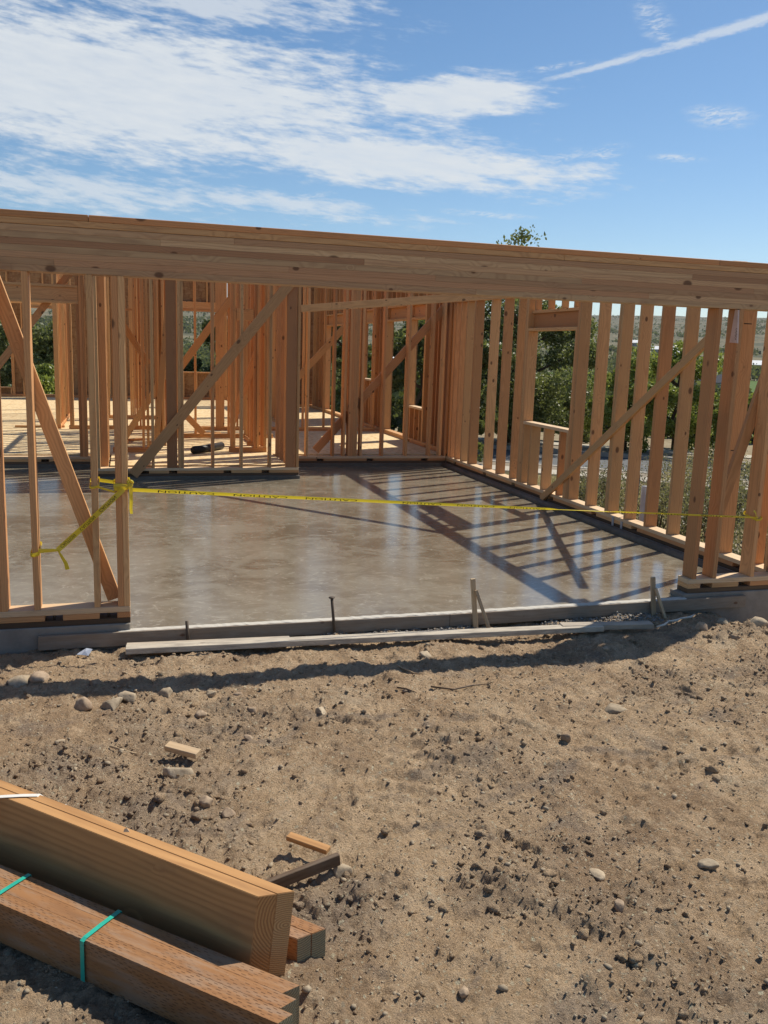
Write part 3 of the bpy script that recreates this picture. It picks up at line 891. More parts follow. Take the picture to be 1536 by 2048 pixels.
sills_x(w5, -1.85, .898, 7.98, slots=(-1.25, -.42, .52))
for x in (-1.84, -1.49, -1.06, -.885, -.80, -.761, -.722, -.683, -.60, -.235, .175, .58, .77, .858):
    stud_x(w5, x, 7.98, 0, BT)
for z in (BT + .0005, BT + .039):
    abox('top_plate', w5, -1.85, .898, 7.98, 8.12, z, z + .038, FIR)
board('brace', w5, (-1.30, 8.142, .075), (.86, 8.142, 2.47), (0, 0, 1), .13, .037, FIR)
tb = board('tie_brace', None, (-1.845, 6.63, 2.243), (.885, 3.575, 2.483), (0, 0, 1), .10, .037, FIR)
tag(tb, 'single slanting board tying the middle back wall to the side wall, near the beam', 'brace board')
w6 = thing('framed_wall', 'left back wall of the garage with a deep header over a wide door opening', 'framed wall', (-6, 8.05, 0))
sills_x(w6, -8.0, -4.62, 7.98, slots=(-5.4, -6.4))
for x in (-4.66, -4.83, -4.869, -8.0, -7.6):
    stud_x(w6, x, 7.98, 0, BT)
stud_x(w6, -4.908, 7.98, 0, 2.225, name='jack_stud')
abox('header_plate', w6, -7.4, -4.872, 7.98, 8.12, 2.2255, 2.263, FIR)
abox('header', w6, -7.4, -4.872, 8.0, 8.06, 2.2635, 2.449, FIR)
abox('header_plate', w6, -7.4, -4.872, 7.98, 8.12, 2.4495, 2.487, FIR)
for x in (-4.911, -5.2, -5.6, -6.0, -6.4, -6.8):
    stud_x(w6, x, 7.98, 2.4875, BT, name='cripple')
board('brace', w6, (-6.12, 8.15, 1.15), (-4.93, 8.15, 2.74), (0, 0, 1), .10, .037, FIR)
for z in (BT + .0005, BT + .039):
    abox('top_plate', w6, -8.0, -4.625, 7.98, 8.12, z, z + .038, FIR)
w7 = thing('framed_wall', 'short deep side wall of close studs left of the middle back wall', 'framed wall', (-4.55, 7.4, 0))
sills_y(w7, 6.812, 7.975, -4.62, slots=(7.3,))
for y in (6.86, 6.95, 7.16, 7.36, 7.42, 7.66, 7.86, 7.93):
    stud_y(w7, y, -4.62, 0, BT)
abox('top_plate', w7, -4.62, -4.48, 6.812, 7.975, BT, BT + .038, FIR)
w8 = thing('framed_wall', 'short deep side wall of studs right behind the end post of the middle back wall', 'framed wall', (-1.92, 7.4, 0))
sills_y(w8, 6.812, 7.975, -1.99, slots=(7.4,))
for y in (6.9, 7.15, 7.5, 7.9):
    stud_y(w8, y, -1.99, 0, BT)
abox('top_plate', w8, -1.99, -1.85, 6.812, 7.975, BT, BT + .038, FIR)

# --- house: outer right wall, sheathed between its openings
ZF, ZP = .02, .0965
w9 = thing('framed_wall', 'sheathed outer side wall of the house with narrow door and window openings', 'framed wall', (.97, 13, 0))
F2 = FIR_IN
for a, b in ((8.13, 12.0), (12.002, 19.44)):
    abox('bottom_plate', w9, .9, 1.04, a, b, ZF + .0385, ZP, F2)
    tz = BI if a < 10 else 3.6
    abox('top_plate', w9, .9, 1.04, a, b, tz, tz + .038, F2)
for a, b in ((8.13, 9.0), (9.1, 10.0), (10.1, 12.0), (12.1, 19.44)):
    abox('sill_plate', w9, .9, 1.04, a, b, ZF + .0003, ZF + .0382, F2)
y = 8.2; opens = ((9.36, 10.2), (10.46, 11.78), (12.88, 13.78), (15.66, 17.55))
ys = []
while y < 19.4:
    if not any(a - .05 < y < b + .02 for a, b in opens): ys.append(y)
    y += .4064
for a, b in opens: ys += [a - .078, a - .039, b + .001, b + .04]
ys = sorted(ys); keep = []
for y in ys:
    if not keep or y - keep[-1] > .0385: keep.append(y)
for y in keep: stud_y(w9, y, .9, ZP, BI if y < 11.96 else 3.6, F2)
for (a, b), zs in zip(opens, (.70, None, 1.08, None)):
    abox('header_plate', w9, .9, 1.04, a - .0, b, 2.29, 2.327, F2)
    abox('header', w9, .97, 1.03, a, b, 2.3275, 2.55, F2)
    abox('header_plate', w9, .9, 1.04, a, b, 2.5505, 2.588, F2)
    for y in np.arange(a + .1, b - .05, .3): stud_y(w9, float(y), .9, 2.5885, BI if y < 11.96 else 3.6, F2, name='cripple')
    if zs:
        abox('window_sill', w9, .9, 1.04, a, b, zs - .038, zs, FIR_PALE)
        for y in np.arange(a + .12, b - .05, .28): stud_y(w9, float(y), .9, ZP, zs - .039, F2, name='cripple')
seg = [8.0] + [v for o_ in opens for v in o_] + [19.44]
for i in range(0, len(seg), 2): abox('sheathing', w9, 1.042, 1.054, seg[i], seg[i + 1], -.5, 3.3 if seg[i] < 11 else 3.65, OSBW, .001)
for (a, b), zs in zip(opens, (.70, None, 1.08, None)):
    abox('sheathing', w9, 1.042, 1.054, a, b, 2.3, 3.3 if a < 12 else 3.65, OSBW, .001)
    if zs: abox('sheathing', w9, 1.042, 1.054, a, b, -.5, zs, OSBW, .001)

# --- house: inner walls, one after the other going back


def inner_x(label, x0, x1, y, xs, top=BI, plates=((None, None),), headers=(), braces=(), flats=(), dep=.089, mt=F2):
    w_ = thing('partition_wall', label, 'partition wall', ((x0 + x1) / 2, y, ZF))
    for a, b in plates:
        a = x0 if a is None else a; b = x1 if b is None else b
        abox('sill_plate', w_, a, b, y, y + dep, ZF + .0003, ZF + .0382, mt); abox('bottom_plate', w_, a, b, y, y + dep, ZF + .0385, ZP, mt)
    for x in xs: stud_x(w_, x, y, ZP, top, mt, dep)
    for a, b, z0, z1 in headers: abox('header', w_, a, b, y + .01, y + dep - .01, z0, z1, mt)
    for p0, p1, wd in braces: board('brace', w_, p0, p1, (0, 0, 1), wd, .037, mt)
    for a, b in flats: abox('flat_stud', w_, a, b, y - .04, y - .002, ZP, top, mt)
    for z in (top + .0005, top + .039): abox('top_plate', w_, x0, x1, y, y + dep, z, z + .038, mt)
    return w_


inner_x('partition of close studs just behind the middle back wall of the garage', -4.44, -2.06, 8.35, (-4.42, -4.0, -3.93, -3.86, -3.79, -2.64, -2.60, -2.27, -2.225, -2.10), plates=((-4.44, -3.76), (-2.66, -2.06)),
        headers=((-2.55, -2.28, 2.1, 2.28),), braces=(((-3.80, 8.30, .15), (-3.55, 8.30, 2.74), .089),))
inner_x('partition with a low brace behind the wide flat stud, second from the garage', -4.4, -2.0, 9.3, (-4.3, -3.74, -3.66, -2.2, -2.12), plates=((-3.9, -3.6), (-2.25, -2.0)),
        braces=(((-4.36, 9.26, -.0), (-3.55, 9.26, 1.30), .10), ((-2.52, 9.26, .40), (-1.98, 9.26, 1.95), .12)))
inner_x('partition with a long brace crossing the view of the field', -3.4, -1.6, 10.6, (-3.38, -3.04, -2.44, -2.35, -2.1, -1.7), braces=(((-3.28, 10.56, 1.30), (-2.3, 10.56, 2.66), .13), ((-3.42, 10.56, .66), (-2.88, 10.56, .10), .11)))
inner_x('long cross partition in the middle of the house with door headers', -5.3, .8, 12.1, (-5.28, -5.24, -4.49, -4.45, -4.05, -3.99, -3.92, -3.5, -2.1, -1.98, -1.5, -1.12, -.76, -.32, .52, .74), top=3.42,
        headers=((-3.5, -2.1, 2.36, 2.40), (-4.4, -4.1, 2.3, 2.34)), flats=((-2.52, -2.35), (-3.46, -3.32)),
        braces=(((-4.44, 12.06, 2.3), (-3.8, 12.06, 1.3), .12), ((-.95, 12.06, 1.02), (.22, 12.06, 2.30), .13)), plates=((-5.3, -3.2), (-2.9, -.15), (.4, .8)))
inner_x('rear partition of orange lit studs far inside the house', -5.0, -3.6, 14.7, (-4.98, -4.62, -4.15, -4.11, -4.07, -3.98, -3.94, -3.7))
inner_x('rear partition of studs left of the far corner', -1.6, -.6, 15.6, (-1.58, -1.5, -1.2, -1.0, -.66))
w10 = thing('partition_wall', 'long partition of tightly seen studs running back on the left of the house', 'partition wall', (-5.45, 14.4, ZF))
abox('sill_plate', w10, -5.54, -5.451, 12.2, 16.4, ZF + .0003, ZF + .0382, F2); abox('bottom_plate', w10, -5.54, -5.451, 12.2, 16.4, ZF + .0385, ZP, F2)
for y in np.arange(12.2, 16.4, .36): stud_y(w10, float(y), -5.54, ZP, BI, F2, .089)
stud_y(w10, 16.36, -5.54, ZP, BI, F2, .089)
abox('top_plate', w10, -5.54, -5.451, 12.2, 16.4, BI, BI + .038, F2)
w11 = thing('partition_wall', 'short partition running back beside the black pipe', 'partition wall', (-2.1, 8.9, ZF))
for y in (8.5, 8.75, 9.1): stud_y(w11, y, -2.14, ZP, BT, F2, .089)
abox('bottom_plate', w11, -2.14, -2.051, 8.445, 9.29, ZF, ZP, F2)
abox('top_plate', w11, -2.14, -2.051, 8.445, 9.29, BT, BT + .038, F2)

for lab, X_, ya, yb, st_ in (('partition running back behind the close studs left of the wide flat stud', -3.70, 9.4, 12.0, .2), ('partition running back right of the long brace in the middle room', -2.16, 9.45, 10.5, .25), ('short partition running back behind the end post of the middle back wall', -1.0, 12.25, 15.55, .4), ('partition running back between the doubled post and the close studs', -4.30, 9.5, 12.0, .3)):
    w_ = thing('partition_wall', lab, 'partition wall', (X_, (ya + yb) / 2, ZF))
    abox('sill_plate', w_, X_, X_ + .089, ya, yb, ZF + .0003, ZF + .0382, F2); abox('bottom_plate', w_, X_, X_ + .089, ya, yb, ZF + .0385, ZP, F2)
    for y in np.arange(ya, yb - .03, st_): stud_y(w_, float(y), X_, ZP, BI, F2, .089)
    abox('top_plate', w_, X_, X_ + .089, ya, yb, BI, BI + .038, F2)

# far outer walls with sheathing
HT = 4.0


def far_wall(label, x0, x1, y, opens, top, sheath=True):
    w_ = thing('framed_wall', label, 'framed wall', ((x0 + x1) / 2, y, ZF))
    abox('sill_plate', w_, x0, x1, y, y + DEP, ZF + .0003, ZF + .0382, F2); abox('bottom_plate', w_, x0, x1, y, y + DEP, ZF + .0385, ZP, F2)
    xs = []; x = x0
    while x < x1 - .03:
        if not any(a - .05 < x < b + .02 for a, b, *_ in opens): xs.append(x)
        x += .4064
    for a, b, *_ in opens: xs += [a - .078, a - .039, b + .001, b + .04]
    keep = []
    for x in sorted(xs):
        if not keep or x - keep[-1] > .0385: keep.append(x)
    for x in keep:
        if x0 - .01 <= x < x1 - .03: stud_x(w_, x, y, ZP, top, F2)
    e = x0
    for a, b, s, h in opens:
        if sheath: abox('sheathing', w_, e, a, y + DEP + .002, y + DEP + .014, -1.0, top + .07, OSBW, .001)
        if sheath: abox('sheathing', w_, a, b, y + DEP + .002, y + DEP + .014, h + .05, top + .07, OSBW, .001)
        abox('header', w_, a, b, y + .04, y + .12, h + .0385, h + .29, F2)
        abox('header_plate', w_, a, b, y, y + DEP, h, h + .038, F2)
        for x in np.arange(a + .12, b - .05, .4): stud_x(w_, float(x), y, h + .2905, top, F2, name='cripple')
        if s > .2:
            abox('window_sill', w_, a, b, y, y + DEP, s - .038, s, F2)
            if sheath: abox('sheathing', w_, a, b, y + DEP + .002, y + DEP + .014, -1.0, s - .02, OSBW, .001)
            for x in np.arange(a + .2, b - .05, .4): stud_x(w_, float(x), y, ZP, s - .039, F2, name='cripple')
        e = b
    if sheath: abox('sheathing', w_, e, x1, y + DEP + .002, y + DEP + .014, -1.0, top + .07, OSBW, .001)
    for z in (top + .0005, top + .039): abox('top_plate', w_, x0, x1, y, y + DEP, z, z + .038, F2)
    return w_


far_wall('far outer wall of the house with half height sheathing under its view openings', -10.4, -1.2, 22.2, ((-9.3, -7.45, .3, 2.5), (-6.95, -6.2, .12, 2.6), (-2.75, -1.29, .87, 2.7)), HT)
far_wall('far right corner wall of the house closed with sheathing', -1.2, 1.05, 19.45, ((-.95, -.35, .95, 2.6),), 3.9)
w12 = thing('framed_wall', 'far side wall of the house joining the two rear corners', 'framed wall', (-1.1, 20.8, ZF))
for y in np.arange(19.65, 22.1, .4064): stud_y(w12, float(y), -1.2, ZP, 3.9, F2)
abox('bottom_plate', w12, -1.2, -1.06, 19.6, 22.19, ZF, ZP, F2); abox('top_plate', w12, -1.2, -1.06, 19.6, 22.19, 3.9, 3.938, F2)
w13 = thing('partition_wall', 'tall partition with bare wood sheathing above the door header at far left', 'partition wall', (-7.5, 17.6, ZF))
for x in np.arange(-10.2, -5.0, .4064):
    if not -9.0 < x < -5.7: stud_x(w13, float(x), 17.6, ZP, HT + .2, F2)
abox('header', w13, -9.1, -5.6, 17.62, 17.68, 2.55, 2.85, F2)
for x in np.arange(-9.0, -5.6, .4064): stud_x(w13, float(x), 17.6, 2.86, HT + .2, F2, name='cripple')
abox('sheathing', w13, -9.2, -5.0, 17.705, 17.717, 2.86, HT + .25, OSBW, .001)
abox('top_plate', w13, -10.3, -5.0, 17.6, 17.74, HT + .201, HT + .24, F2)

# ------------------------------------------------------------------ things on the slab and the floor
o = tube('black_pipe', [(-3.24, 7.93 + .9, .085), (-3.0, 8.25 + .9, .085), (-2.74, 8.62 + .9, .085)], .058, BLACKP, None, 16)
tag(o, 'short black ribbed pipe lying on the bare wood floor behind the back wall', 'pipe')
o.location = (.0, -.75, 0)
for i, (bx, by, bl, an) in enumerate(((-6.3, 12.4, .9, .1), (-4.4, 9.9, .5, .5), (-3.0, 11.2, .5, .2))):
    o = board('offcut', None, (bx, by, ZF + .022), (bx + bl * math.cos(an), by + bl * math.sin(an), ZF + .022), (-math.sin(an), math.cos(an), 0), .089, .038, F2)
    tag(o, ('loose board lying flat on the floor inside the left door opening', 'short offcut on the floor behind the double post', 'short offcut lying on the floor in front of the field view')[i], 'board')

# ------------------------------------------------------------------ caution tape


def ribbon(path, wid, tilt):
    """frames along a polyline: list of (point, side vector, normal)"""
    P = [Vector(p) for p in path]; fr = []
    for i, p in enumerate(P):
        tg = (P[min(i + 1, len(P) - 1)] - P[max(i - 1, 0)]).normalized()
        up = Vector((0, 0, 1)) if abs(tg.z) < .95 else Vector((1, 0, 0))
        sd_ = (up - tg * up.dot(tg)).normalized(); nn = tg.cross(sd_)
        a = tilt(i / (len(P) - 1))
        fr.append((p, (sd_ * math.cos(a) + nn * math.sin(a)) * wid(i / (len(P) - 1)), (nn * math.cos(a) - sd_ * math.sin(a))))
    return fr


def ribbon_mesh(name, frs, parent):
    vs, fs = [], []
    for fr in frs:
        k = len(vs)
        for p, s_, n_ in fr: vs += [p - s_ * .5 + n_ * .0, p + n_ * .004, p + s_ * .5]
        for i in range(len(fr) - 1):
            for j in range(2): fs.append([k + 3 * i + j, k + 3 * i + 3 + j, k + 3 * i + 4 + j, k + 3 * i + 1 + j])
    return pydata(name, vs, fs, YEL, parent, smooth=True)


def lettering(text, fr, s0, s1, parent, flip=True, hfrac=.62, off=-.005):
    cu = bpy.data.curves.new('lettering', 'FONT'); cu.body = text; cu.size = 1.0; cu.resolution_u = 2
    tmp = bpy.data.objects.new('lettering', cu); C.objects.link(tmp)
    dg = bpy.context.evaluated_depsgraph_get(); me0 = tmp.evaluated_get(dg).to_mesh()
    co = np.array([v.co[:] for v in me0.vertices]); fs = [list(p.vertices) for p in me0.polygons]
    tmp.evaluated_get(dg).to_mesh_clear(); bpy.data.objects.remove(tmp); bpy.data.curves.remove(cu)
    lo, hi = co[:, :2].min(0), co[:, :2].max(0)
    uv = (co[:, :2] - lo) / (hi - lo)
    if flip: uv = 1 - uv
    vs = []; nseg = len(fr) - 1
    for u_, v_ in uv:
        t_ = (s0 + (s1 - s0) * u_) * nseg; i = min(int(t_), nseg - 1); f_ = t_ - i
        p = fr[i][0].lerp(fr[i + 1][0], f_); s_ = fr[i][1].lerp(fr[i + 1][1], f_); n_ = fr[i][2]
        vs.append(p + s_ * ((v_ - .5) * hfrac) + n_ * off)
    o = pydata('lettering', vs, fs, INK, parent); return o


tape = thing('caution_tape', 'yellow caution tape with black letters strung across the garage opening between its posts', 'caution tape', (-4.22, 0, .79))


def lin(a, b, n, sag=0.0):
    a, b = Vector(a), Vector(b)
    return [a.lerp(b, i / n) + Vector((0, 0, -sag * 4 * (i / n) * (1 - i / n))) for i in range(n + 1)]


frA = ribbon(lin((-4.205, -.012, .775), (.60, -.01, .49), 60, .005), lambda t: .027 - .014 * t, lambda t: .35 + .5 * math.sin(t * 11) * t + (.9 if .62 < t < .72 else 0))
frB = ribbon(lin((-4.25, -.018, .78), (-4.655, -.018, .395), 24, .004), lambda t: .034, lambda t: .25 * math.sin(t * 8))


def loop(cx, cy, hx, hy, z, n=24, dz=.02):
    out = []
    for i in range(n + 1):
        a = 2 * math.pi * i / n
        x = max(-hx, min(hx, hx * 1.5 * math.cos(a))); y = max(-hy, min(hy, hy * 1.5 * math.sin(a)))
        out.append(Vector((cx + x, cy + y, z + dz * math.sin(a * 1.0 + .4))))
    return out


frs = [frA, frB,
       ribbon(loop(-4.26, .07, .046, .08, .80), lambda t: .026, lambda t: .2), ribbon(loop(-4.26, .07, .048, .083, .785, dz=-.02), lambda t: .022, lambda t: -.2),
       ribbon(loop(-4.791, .07, .026, .08, .385), lambda t: .026, lambda t: .1), ribbon(loop(-4.426, .07, .027, .082, .81), lambda t: .016, lambda t: .3),
       ribbon(lin((-4.77, -.014, .392), (-4.655, -.018, .395), 8), lambda t: .03 - .012 * t, lambda t: .2 * t),
       ribbon([(-4.205, -.016, .80), (-4.204, -.026, .76), (-4.203, -.02, .70), (-4.206, -.022, .655), (-4.203, -.02, .62)], lambda t: .022, lambda t: .6 * t),
       ribbon([(-4.655, -.018, .395), (-4.635, -.03, .36), (-4.61, -.026, .31), (-4.60, -.03, .27)], lambda t: .018 + .014 * t, lambda t: .5),
       ribbon(lin((-4.40, .15, .815), (-4.30, .15, .80), 6), lambda t: .024, lambda t: .2), ribbon(lin((-4.43, .005, .80), (-4.30, .02, .755), 6), lambda t: .016, lambda t: .5),
       ribbon(loop(.615, .07, .028, .08, .49), lambda t: .018, lambda t: .1),
       ribbon([(.58, -.02, .49), (.56, -.03, .53), (.54, -.03, .55)], lambda t: .02, lambda t: .4)]
ribbon_mesh('band', frs, tape)
for i in range(3):
    a = .035 + .112 * i * .9
    lettering('CAUTION', frA, a, a + .075, tape, off=.005)
for s0, s1 in ((.12, .36), (.44, .66), (.74, .95)): lettering('CAUTION', frB, s0, s1, tape)
for i in range(7):
    a = .38 + i * .085
    lettering('CAUTION', frA, a, a + .06, tape, off=.005)
# knot
bm = bmesh.new()
for k in range(7):
    M = Matrix.Translation((-4.208 + random.uniform(-.012, .012), -.03 + random.uniform(-.006, .006), .80 + random.uniform(-.03, .04))) @ Matrix.Rotation(random.uniform(0, 3), 4, 'Y') @ Matrix.Rotation(random.uniform(-.6, .6), 4, 'X') @ Matrix.Diagonal((.016, .009, .009, 1))
    bmesh.ops.create_icosphere(bm, subdivisions=2, radius=1, matrix=M)
me = bpy.data.meshes.new('knot'); bm.to_mesh(me); bm.free()
link('knot', me, YEL, tape)

# ------------------------------------------------------------------ form boards, stakes and loose boards by the slab edge
fb = thing('form_board', 'long cement smeared form board set on edge along the front of the slab', 'form board', (-2, -.03, -.25))
board('plank', fb, (-4.79, -.034, -.205), (-2.0, -.034, -.208), (0, 0, 1), .094, .036, FORM)
board('plank', fb, (-1.998, -.036, -.208), (.54, -.034, -.188), (0, 0, 1), .094, .036, FORM)
vs, fs = [], []
nn_ = 160
for i in range(nn_ + 1):
    x = -4.3 + i * (4.29 / nn_); h = .003 + .004 * random.random(); y_ = -.05 + .012 * random.random()
    zb = -.162 + max(0, x + 1.998) * .008
    vs += [(x, y_, zb + .001), (x, y_ + .004, zb + h), (x, .012, zb + h)]
for i in range(nn_):
    for j in range(2): fs.append([3 * i + j, 3 * i + 3 + j, 3 * i + 4 + j, 3 * i + 1 + j])
pydata('cement_smear', vs, fs, flat('dry_cement', rgb(.50, .47, .41), .95), fb)
lb = board('loose_board', None, (-4.255, -.215, -.222), (-.95, -.375, -.215), (0, 1, 0), .089, .038, OLD)
tag(lb, 'long pale board lying flat on the ground in front of the form board', 'board')
lb = board('loose_board', None, (-1.25, -.325, -.208), (-.55, -.40, -.212), (0, 1, .05), .075, .036, OLD)
tag(lb, 'short grey end piece at the right end of the long pale ground board', 'board')
lb = board('loose_board', None, (-4.25, -.142, -.226), (-3.2, -.20, -.224), (0, 1, 0), .04, .036, OLD)
tag(lb, 'narrow pale strip lying behind the left end of the long ground board', 'board')
o = tube('steel_stake', [(-3.855, -.075, -.3), (-3.865, -.072, -.10)], .011, STEEL, None, 8)
tag(o, 'short rusty stake driven at the left half of the form board', 'stake')
st = thing('steel_stake', 'tall rusty nail stake with a flat head standing by the middle of the form board', 'stake', (-2.86, -.075, -.3))
tube('shank', [(-2.855, -.075, -.3), (-2.885, -.073, .012)], .0105, STEEL, st, 8)
tube('head', [(-2.885, -.073, .012), (-2.8855, -.073, .018)], .022, STEEL, st, 12)


def pointed(name, label, p0, p1, side, w_, t_, mt):
    o_ = board(name, None, p0, p1, side, w_, t_, mt, .0015); tag(o_, label, 'stake'); return o_


pointed('wooden_stake', 'upright wooden stake in the middle of the form board', (-1.80, -.078, -.32), (-1.845, -.072, .105), (1, 0, 0), .035, .02, STAKE)
pointed('kicker_stake', 'thin slanted stick bracing the middle wooden stake', (-1.715, -.17, -.31), (-1.825, -.095, .025), (1, 0, 0), .022, .02, STAKE)
pointed('wooden_stake', 'upright wooden stake near the right end of the form board', (-.315, -.078, -.32), (-.355, -.074, .055), (1, 0, 0), .035, .02, STAKE)
pointed('kicker_stake', 'thin slanted stick bracing the right wooden stake', (-.235, -.14, -.31), (-.335, -.09, -.03), (1, 0, 0), .022, .02, STAKE)
pts = [(-.52, -.42), (-.44, -.40), (-.36, -.33), (-.28, -.31), (-.2, -.25), (-.1, -.235), (-.02, -.17)]
o = tube('pale_string', [(x, y, float(base_h(np.array(x), np.array(y))) + .022 + random.uniform(0, .01)) for x, y in pts], [.006, .009, .006, .01, .006, .009, .005], CORD, None, 7)
tag(o, 'frayed pale cord on the shaded dirt right of the loose boards', 'cord')
o = pydata('litter', [(-4.54, -.215, -.235), (-4.47, -.235, -.245), (-4.43, -.17, -.20), (-4.49, -.15, -.19), (-4.50, -.2, -.205), (-4.44, -.185, -.19), (-4.585, -.19, -.24), (-4.56, -.17, -.225)], [[0, 1, 4], [1, 5, 4], [1, 2, 5], [4, 5, 3], [5, 2, 3], [0, 4, 3], [0, 3, 7], [0, 7, 6]], PAPER)
o.data.transform(Matrix.Translation((-4.5, -.2, -.24)) @ Matrix.Scale(.62, 4) @ Matrix.Translation((4.5, .2, .235)))
tag(o, 'crumpled bluish white wrapper beside the left end of the form board', 'litter')
me = o.data
bm = bmesh.new(); bm.from_mesh(me); bmesh.ops.solidify(bm, geom=bm.faces[:], thickness=.001); bm.to_mesh(me); bm.free()

# outside the right wall
o = thing('pipe_stub', 'grey plastic pipe standing up outside the studded side wall', 'pipe', (1.5, 2.95, -.6))
tube('pipe', [(1.5, 2.95, -.9), (1.5, 2.95, .265)], .055, PVC, o, 18)
tube('rim', [(1.5, 2.95, .265), (1.5, 2.95, .268)], .05, PVC, o, 18)
o = thing('marker_rod', 'thin black rod with lime bands outside the studded side wall', 'marker rod', (1.2, 2.68, -.6))
tube('rod', [(1.2, 2.70, -.8), (1.2, 2.64, .45)], .009, BLACKP, o, 8)
tube('band', [(1.2, 2.668, .10), (1.2, 2.66, .2)], .011, LIME, o, 8)
o = thing('plate_clamp', 'small metal anchor strap on the plate of the side wall', 'bracket', (.89, 2.55, -.05))
abox('strap', o, .893, .8985, 2.60, 2.64, -.11, -.002, PVC, .001); abox('strap', o, .893, .8985, 2.42, 2.46, -.11, -.03, PVC, .001)

# ------------------------------------------------------------------ lumber stack in the foreground
UB = Vector((.712, -.702, 0)); NB = Vector((.702, .712, 0))


def timber(name, parent, q_near, q_far, z_top, z_bot, length, lean, mts, UB=UB, NB=NB, bev=.0016):
    """lumber whose sawn end face runs q_near -> q_far; goes back along -UB. local axes: x length, y width, z up"""
    qn, qf = Vector((*q_near, 0)), Vector((*q_far, 0))
    o_ = (qn + qf) / 2
    L = lambda v: Vector(((v - o_).dot(UB), (v - o_).dot(NB), v.z))
    h = z_top - z_bot
    pts_ = []
    for base in (qn, qf):
        for z in (z_bot, z_top):
            sh = lean if z == z_bot else Vector((0, 0, 0))
            e = base + sh + Vector((0, 0, z)); bk = e - UB * (length + (base - qn).dot(UB))
            pts_ += [L(e), L(bk)]
    zz = Vector((0, 0, (z_top + z_bot) / 2))
    vs_ = [p - zz for p in pts_]
    # 0 nb end,1 nb back,2 nt end,3 nt back,4 fb end,5 fb back,6 ft end,7 ft back
    fs_ = [[0, 4, 6, 2], [1, 3, 7, 5], [0, 2, 3, 1], [4, 5, 7, 6], [2, 6, 7, 3], [0, 1, 5, 4]]
    me_ = bpy.data.meshes.new(name); me_.from_pydata(vs_, [], fs_)
    for q in mts: me_.materials.append(q)
    bm_ = bmesh.new(); bm_.from_mesh(me_); bmesh.ops.recalc_face_normals(bm_, faces=bm_.faces)
    bm_.faces.ensure_lookup_table(); bm_.faces[0].material_index = 1
    bmesh.ops.bevel(bm_, geom=[e for e in bm_.edges], offset=bev, segments=2, affect='EDGES')
    bm_.to_mesh(me_); bm_.free()
    M = Matrix.Identity(4)
    for i in range(3):
        M[i][0] = UB[i]; M[i][1] = NB[i]; M[i][2] = (0, 0, 1)[i]; M[i][3] = (o_ + zz)[i]
    return link(name, me_, mts, parent, M)


bs = thing('timber_beam', 'big two ply fir beam on edge, topmost and brightest of the foreground lumber', 'timber', (-4.3, -3, -.2))
ln = Vector((-.028, .0, 0))
timber('ply', bs, (-3.8735, -3.438), (-3.8163, -3.438), .105, -.182, 3.4, ln, (BEAM, END_A))
timber('ply', bs, (-3.8155, -3.438), (-3.762, -3.438), .106, -.18, 3.4, ln, (BEAM, END_B))


def strap_over(parent, c, wdir, half, z_top, drop, wdt, mt, name='strap'):
    """a flat band over the top and down the near side"""
    c = Vector(c); wd = Vector(wdir).normalized()
    nr = c - wd * half; fr_ = c + wd * half
    path = [nr + Vector((-.004, -.004, z_top - drop)), nr + Vector((-.003, -.003, z_top - .002)), nr.lerp(fr_, .06) + Vector((0, 0, z_top + .003)), nr.lerp(fr_, .5) + Vector((0, 0, z_top + .004)), fr_ + Vector((0, 0, z_top + .003)), fr_ + Vector((.003, .003, z_top - drop * .6))]
    side = UB * wdt * .5
    vs_, fs_ = [], []
    for p in path: vs_ += [p - side, p + side]
    for i in range(len(path) - 1): fs_.append([2 * i, 2 * i + 2, 2 * i + 3, 2 * i + 1])
    o_ = pydata(name, vs_, fs_, mt, parent)
    bm_ = bmesh.new(); bm_.from_mesh(o_.data); bmesh.ops.solidify(bm_, geom=bm_.faces[:], thickness=.0012); bm_.to_mesh(o_.data); bm_.free()
    return o_


# white band round the beam: runs along +X in plan like the sawn ends
vs = []; fs = []
path = [(-4.712, -2.654, .02), (-4.712, -2.654, .106), (-4.674, -2.66, .109), (-4.60, -2.669, .1095), (-4.545, -2.679, .109), (-4.528, -2.672, .09), (-4.535, -2.45, -.10), (-4.53, -2.25, -.165), (-4.49, -2.24, -.175)]
for p in path: vs += [(p[0] - .004, p[1] - .009, p[2]), (p[0] + .004, p[1] + .009, p[2])]
for i in range(len(path) - 1): fs.append([2 * i, 2 * i + 2, 2 * i + 3, 2 * i + 1])
o = pydata('strap', vs, fs, WHITES, bs)
bm = bmesh.new(); bm.from_mesh(o.data); bmesh.ops.solidify(bm, geom=bm.faces[:], thickness=.0012); bm.to_mesh(o.data); bm.free()
pydata('dirt_crumb', [(-4.255, -2.99, .106), (-4.235, -2.995, .106), (-4.238, -2.975, .106), (-4.252, -2.972, .107), (-4.245, -2.985, .117)], [[0, 1, 4], [1, 2, 4], [2, 3, 4], [3, 0, 4]], STONE_D, bs)

